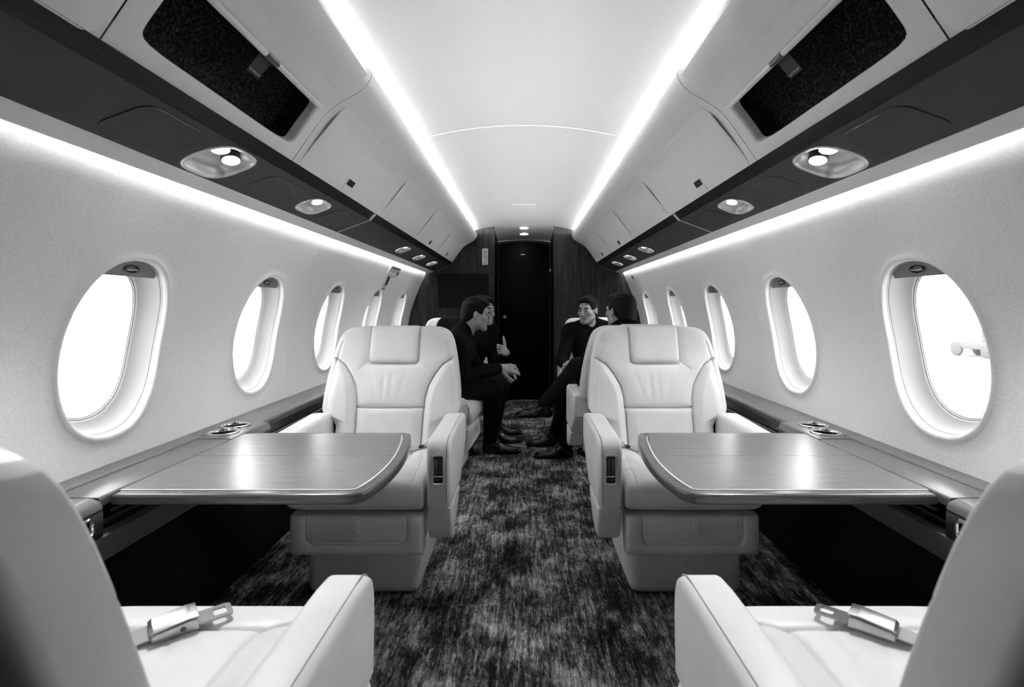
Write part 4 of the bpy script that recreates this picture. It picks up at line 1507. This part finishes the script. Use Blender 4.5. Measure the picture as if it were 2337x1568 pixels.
def add_hand(S, w, d, n, side, curl=0.5, spread=0.12, thumb_up=0.4, size=1.0, k=0.006):
    """w wrist, d towards the fingers, n palm normal, side +1 when the thumb lies along d x n"""
    w, d, n = np.array(w, float), np.array(d, float), np.array(n, float)
    d /= np.linalg.norm(d)
    n -= d * (n @ d)
    n /= np.linalg.norm(n)
    t = np.cross(d, n) * side
    z = size
    S.cap(w, w + d * 0.03 * z, 0.026 * z, 0.027 * z, 0.02)
    for q in (-0.024, -0.008, 0.008, 0.024):
        S.cap(w + d * 0.02 * z + t * q * 0.8 * z, w + d * 0.083 * z + t * q * 1.1 * z, 0.0135 * z, 0.0118 * z, 0.012)
    def rot(v, ax, a):
        return v * math.cos(a) + np.cross(ax, v) * math.sin(a) + ax * (ax @ v) * (1 - math.cos(a))
    ax = np.cross(d, n)
    for i, (q, L) in enumerate(((0.028, 0.072), (0.0095, 0.080), (-0.0095, 0.074), (-0.027, 0.058))):
        p = w + d * 0.088 * z + t * q * z
        v = d + t * spread * q / 0.028
        v /= np.linalg.norm(v)
        c = curl * (1.0 + 0.18 * i)
        r = 0.0092 - 0.0006 * i
        for j, (fr, cc) in enumerate(((0.45, 0.75), (0.31, 1.1), (0.24, 0.7))):
            v = rot(v, ax, c * cc)
            p2 = p + v * L * fr * z
            S.cap(p, p2, (r - 0.0007 * j) * z, (r - 0.0007 * (j + 1)) * z, k)
            p = p2
    p = w + d * 0.022 * z + t * 0.024 * z
    v = d * (1 - thumb_up) + t * (0.55 + thumb_up) + n * 0.25
    v /= np.linalg.norm(v)
    for L, ra, rb in ((0.042, 0.0145, 0.0112), (0.032, 0.0110, 0.0098), (0.026, 0.0098, 0.0080)):
        p2 = p + v * L * z
        S.cap(p, p2, ra * z, rb * z, 0.008)
        p = p2
        v = v * 0.9 + d * 0.22
        v /= np.linalg.norm(v)

def build_shoe(heel, toe, up, parent):
    heel, toe, up = np.array(heel, float), np.array(toe, float), np.array(up, float)
    d = toe - heel
    L = np.linalg.norm(d)
    d /= L
    up -= d * (up @ d)
    up /= np.linalg.norm(up)
    r = np.cross(d, up)
    R = np.stack([r, d, up], 1)
    P = lambda y, z, x=0.0: heel + d * y * L + up * z + r * x
    S = Sdf()
    S.ell(P(0.16, 0.034), (0.036, 0.052, 0.040), R, 0.02)
    S.cap(P(0.15, 0.05), P(0.21, 0.085), 0.037, 0.042, 0.02)
    S.cap(P(0.26, 0.066), P(0.52, 0.036), 0.042, 0.036, 0.04)
    S.ell(P(0.66, 0.022), (0.046, 0.085, 0.032), R, 0.03)
    S.ell(P(0.90, 0.014), (0.028, 0.034, 0.019), R, 0.03)
    S.below(P(0, 0.0), -up)
    return S.build('shoe', 0.006, 'shoe_leather', parent)

def person(label, J, head_yaw, head_pitch, hands, torso_r=1.0, roll=0.0, hs=1.0, seed=1):
    J = {k: np.array(v, float) for k, v in J.items()}
    R = frame(head_yaw, head_pitch, roll)
    pt = thing('person', label, 'person', (0, 0, 0), 'four people in black talking at the far end')
    S = Sdf()
    o = J['head']
    base = o + R @ np.array([0, -0.030, -0.075]) * hs
    nk = J['neck']
    hipm = (J['hip_l'] + J['hip_r']) / 2
    chest = J['chest']
    lo = hipm + np.array([0, 0, 0.04])
    shd = (J['sho_r'] - J['sho_l'])
    shd = shd / np.linalg.norm(shd)
    def torso(S, g):
        S.cap(J['hip_l'], J['hip_r'], 0.105 + g, None, 0.05)
        S.cap(lo, chest, (0.120 + g) * torso_r, (0.125 + g) * torso_r, 0.06)
        S.cap(lo - shd * 0.05, chest - shd * 0.075, 0.105 + g, 0.11 + g, 0.06)
        S.cap(lo + shd * 0.05, chest + shd * 0.075, 0.105 + g, 0.11 + g, 0.06)
        S.cap(chest, J['sho_l'], 0.115 + g, 0.062 + g, 0.05)
        S.cap(chest, J['sho_r'], 0.115 + g, 0.062 + g, 0.05)
        S.cap(J['sho_l'], nk, 0.058 + g, 0.056 + g, 0.04)
        S.cap(J['sho_r'], nk, 0.058 + g, 0.056 + g, 0.04)
    def arms(S, g, cut=0.0):
        for q in 'lr':
            e, w = J['elb_' + q], J['wri_' + q]
            S.cap(J['sho_' + q], e, 0.056 + g, 0.042 + g, 0.02)
            we = w - (w - e) / np.linalg.norm(w - e) * cut
            S.cap(e, we, 0.042 + g, 0.028 + g * 1.3, 0.015)
    def legs(S, g, cut=0.0):
        for q in 'lr':
            k_, a = J['kne_' + q], J['ank_' + q]
            S.cap(J['hip_' + q], k_, 0.090 + g, 0.060 + g, 0.04)
            ae = a - (a - k_) / np.linalg.norm(a - k_) * cut
            S.cap(k_, ae, 0.058 + g, 0.040 + g, 0.03)
    torso(S, -0.008)
    arms(S, -0.004)
    legs(S, -0.008)
    for q in 'lr':
        S.cap(J['ank_' + q], J['ank_' + q] + (J['toe_' + q] - J['ank_' + q]) * 0.20, 0.024, 0.018, 0.02)
    S.cap(nk - np.array([0, 0, 0.02]), base, 0.058, 0.054, 0.03)
    for q, (d, n, side, curl, thumb) in hands.items():
        e, w = J['elb_' + q], J['wri_' + q]
        S.cap(w - (w - e) * 0.25, w, 0.029, 0.026, 0.01)
        add_hand(S, w, d, n, side, curl, thumb_up=thumb)
    add_head(S, o, R, hs)
    body = S.build('body', 0.0052, 'skin', pt)
    T = Sdf()
    torso(T, 0.012)
    arms(T, 0.010, 0.018)
    # collar
    T.cap(nk + np.array([0, 0, -0.02]), nk + (base - nk) * 0.30, 0.070, 0.064, 0.02)
    fw = R @ np.array([0, 1.0, 0])
    ch = np.cross([0, 0, 1.0], shd)
    if ch @ fw < 0:
        ch = -ch
    T.cut(nk + ch * 0.085 + np.array([0, 0, 0.045]), (0.05, 0.05, 0.075), None, 0.01)
    T.build('shirt', 0.010, 'shirt_black', pt)
    L = Sdf()
    L.cap(J['hip_l'], J['hip_r'], 0.116, None, 0.05)
    L.cap(hipm, lo, 0.118, 0.120, 0.05)
    legs(L, 0.012, -0.012)
    L.build('trousers', 0.010, 'trouser_black', pt)
    K = Sdf()
    build_hair(o, R, pt, hs, seed)
    for q in 'lr':
        a, t = J['ank_' + q], J['toe_' + q]
        K.cap(a, a + (J['kne_' + q] - a) * 0.30, 0.043, 0.044, 0.02)
        K.cap(a, a + (t - a) * 0.28, 0.041, 0.030, 0.02)
        up = J.get('up_' + q, np.array([0, 0, 1.0]))
        heel = J.get('heel_' + q)
        if heel is None:
            d = (t - a)
            d[2] = 0
            d /= np.linalg.norm(d)
            heel = np.array([a[0], a[1], 0.0]) - d * 0.055
            t = np.array([heel[0], heel[1], 0.0]) + d * 0.285
        build_shoe(heel, t, up, pt)
    K.build('socks', 0.010, 'sock_grey', pt)
    P = lambda x, y, z: Vector(o + R @ np.array([x, y, z]) * hs)
    tube('mouth', [P(-0.021, 0.0835, -0.0715), P(-0.012, 0.0880, -0.0705), P(0, 0.0900, -0.0702), P(0.012, 0.0880, -0.0705), P(0.021, 0.0835, -0.0715)], 0.0017, 'lip_dark', pt, 8)
    for s in (-1, 1):
        bm = bmesh.new()
        bmesh.ops.create_uvsphere(bm, u_segments=14, v_segments=10, radius=0.0065)
        bmesh.ops.transform(bm, matrix=Matrix.Translation(P(s * 0.031, 0.0800, 0.000)), verts=bm.verts)
        obj('eye', bm, 'eye_dark', pt)
        bm = bmesh.new()
        add_tube(bm, [P(s * 0.014, 0.0905, 0.021), P(s * 0.030, 0.0895, 0.0265), P(s * 0.047, 0.079, 0.022)], [0.004, 0.0048, 0.003], 8)
        obj('eyebrow', bm, 'hair', pt)
    return pt

rad = math.radians
person('person in profile in black shirt leaning forward, nearest on the left of the aisle',
       dict(head=(-0.335, 3.66, 1.058), neck=(-0.432, 3.655, 0.930), chest=(-0.50, 3.63, 0.79), sho_l=(-0.445, 3.81, 0.865), sho_r=(-0.470, 3.47, 0.855),
            elb_l=(-0.36, 3.90, 0.63), wri_l=(-0.185, 3.84, 0.645), elb_r=(-0.42, 3.46, 0.645), wri_r=(-0.178, 3.66, 0.672),
            hip_l=(-0.60, 3.66, 0.535), hip_r=(-0.60, 3.50, 0.535), kne_l=(-0.185, 4.00, 0.525), kne_r=(-0.225, 3.74, 0.520),
            ank_l=(-0.255, 4.22, 0.09), toe_l=(-0.06, 4.22, 0.03), ank_r=(-0.262, 3.92, 0.09), toe_r=(-0.06, 3.92, 0.03)),
       rad(6), rad(-10), {'r': ((0.95, 0.15, -0.02), (0, 0.8, -0.5), -1, 0.36, 0.25), 'l': ((0.93, -0.25, -0.1), (0, -0.8, -0.4), 1, 0.5, 0.3)}, hs=0.93, seed=2)
person('person raising a thumb with face half hidden, before the far left seat',
       dict(head=(-0.336, 4.30, 1.082), neck=(-0.385, 4.32, 0.965), chest=(-0.47, 4.33, 0.82), sho_l=(-0.29, 4.33, 0.905), sho_r=(-0.665, 4.40, 0.945),
            elb_l=(-0.25, 4.30, 0.66), wri_l=(-0.150, 4.13, 0.745), elb_r=(-0.80, 4.26, 0.74), wri_r=(-0.60, 4.06, 0.66),
            hip_l=(-0.47, 4.36, 0.55), hip_r=(-0.66, 4.34, 0.55), kne_l=(-0.20, 4.40, 0.54), kne_r=(-0.46, 3.98, 0.54),
            ank_l=(-0.255, 4.50, 0.09), toe_l=(-0.06, 4.50, 0.03), ank_r=(-0.46, 4.05, 0.09), toe_r=(-0.42, 3.86, 0.03)),
       rad(-38), rad(-4), hs=0.97, seed=3, hands={'l': ((-0.25, -0.85, 0.30), (-0.9, 0.2, 0.0), -1, 1.25, 0.95), 'r': ((0.7, -0.6, -0.2), (0, 0, -1), -1, 0.4, 0.3)})
person('person facing the camera with crossed legs in the far right seat',
       dict(head=(0.530, 4.36, 1.082), neck=(0.560, 4.40, 0.965), chest=(0.585, 4.42, 0.81), sho_r=(0.390, 4.39, 0.895), sho_l=(0.775, 4.42, 0.895),
            elb_r=(0.31, 4.27, 0.665), wri_r=(0.335, 4.02, 0.640), elb_l=(0.80, 4.24, 0.66), wri_l=(0.42, 3.98, 0.685),
            hip_r=(0.51, 4.32, 0.55), hip_l=(0.70, 4.32, 0.55), kne_r=(0.36, 3.93, 0.53), kne_l=(0.40, 3.87, 0.655),
            ank_r=(0.245, 4.13, 0.09), toe_r=(0.05, 4.13, 0.03), ank_l=(0.150, 3.79, 0.400), toe_l=(-0.06, 3.78, 0.30),
            heel_l=(0.205, 3.79, 0.300), up_l=(0.25, 0, 0.95)),
       rad(238), rad(-3), hs=0.96, seed=4, hands={'r': ((0.05, -0.7, -0.25), (0.3, 0, -0.9), -1, 0.55, 0.3), 'l': ((-0.95, -0.15, -0.08), (-0.1, 0.1, -0.95), 1, 0.45, 0.3)})
person('person seen from behind with dark cropped hair above the right chair back',
       dict(head=(0.588, 3.20, 1.080), neck=(0.615, 3.14, 0.965), chest=(0.615, 3.07, 0.80), sho_l=(0.435, 3.13, 0.890), sho_r=(0.800, 3.08, 0.890),
            elb_l=(0.37, 3.20, 0.66), wri_l=(0.44, 3.42, 0.645), elb_r=(0.84, 3.17, 0.66), wri_r=(0.70, 3.40, 0.645),
            hip_l=(0.53, 3.10, 0.55), hip_r=(0.70, 3.10, 0.55), kne_l=(0.385, 3.54, 0.545), kne_r=(0.66, 3.58, 0.545),
            ank_l=(0.300, 3.80, 0.09), toe_l=(0.10, 3.79, 0.03), ank_r=(0.55, 3.75, 0.09), toe_r=(0.42, 3.92, 0.03)),
       rad(124), rad(0), hs=0.93, seed=5, hands={'l': ((0.3, 0.9, -0.1), (0, 0, -1), -1, 0.4, 0.3), 'r': ((-0.3, 0.9, -0.1), (0, 0, -1), 1, 0.4, 0.3)})

# ------------------------------------------------------------------ outside: the apron and a tug, washed out by daylight
structure(raw('ground', [(-160, -120, -1.5), (160, -120, -1.5), (160, 160, -1.5), (-160, 160, -1.5)], [(0, 1, 2, 3)], 'tarmac', smooth=False))
tg = thing('baggage_tug', 'pale service vehicle parked on the apron beyond the nearest right window', 'vehicle', (24.3, 27.4, -1.5))
rbox('chassis', (0, 0, 0.62), (1.3, 2.9, 0.42), 0.08, 'vehicle_grey', tg)
rbox('cab', (0.0, -0.95, 1.20), (1.2, 0.85, 0.85), 0.1, 'vehicle_grey', tg)
rbox('cab_window', (-0.61, -0.95, 1.32), (0.02, 0.6, 0.4), 0.01, 'rubber', tg, 1)
for x in (-0.6, 0.6):
    for y in (-0.95, 0.95):
        lathe('wheel', [(0, -0.11), (0.28, -0.11), (0.36, -0.07), (0.36, 0.07), (0.28, 0.11), (0, 0.11)], 'rubber', tg, M=Matrix.Translation((x, y, 0.36)) @ Matrix.Rotation(PI / 2, 4, 'Y'), n=24)

# ------------------------------------------------------------------ light and camera
w = bpy.data.worlds.new('World')
bpy.context.scene.world = w
w.use_nodes = True
w.node_tree.nodes['Background'].inputs['Color'].default_value = (1, 1, 1, 1)
w.node_tree.nodes['Background'].inputs['Strength'].default_value = 3.3
for s in (-1, 1):
    for yc in WIN_Y:
        la = bpy.data.lights.new('window_portal', 'AREA')
        la.shape = 'RECTANGLE'
        la.size, la.size_y = 0.42, 0.56
        la.cycles.is_portal = True
        lo_ = bpy.data.objects.new('window_portal', la)
        C.objects.link(lo_)
        lo_.location = (s * 1.30, yc, WZ)
        lo_.rotation_euler = (0, s * PI / 2, 0)

cam = bpy.data.cameras.new('camera')
cam.sensor_width = 36.0
cam.lens = 36.0 * LENS_PX / 2337.0
cam.shift_x = -28.5 / 2337.0
cam.shift_y = -81.0 / 2337.0
cam.clip_start = 0.02
cam.clip_end = 500
cam.dof.use_dof = True
cam.dof.focus_distance = 2.3
cam.dof.aperture_fstop = 5.0
co = bpy.data.objects.new('camera', cam)
C.objects.link(co)
co.location = (0, 0, EYE)
co.rotation_euler = (PI / 2, 0, 0)
sc = bpy.context.scene
sc.camera = co
sc.view_settings.view_transform = 'Standard'
sc.view_settings.look = 'None'
sc.view_settings.gamma = 1.0
sc.view_settings.exposure = 1.1
sc.view_settings.use_curve_mapping = False
sc.cycles.use_denoising = True
sc.cycles.max_bounces = 12
sc.cycles.diffuse_bounces = 8
sc.cycles.glossy_bounces = 4
sc.cycles.transparent_max_bounces = 12
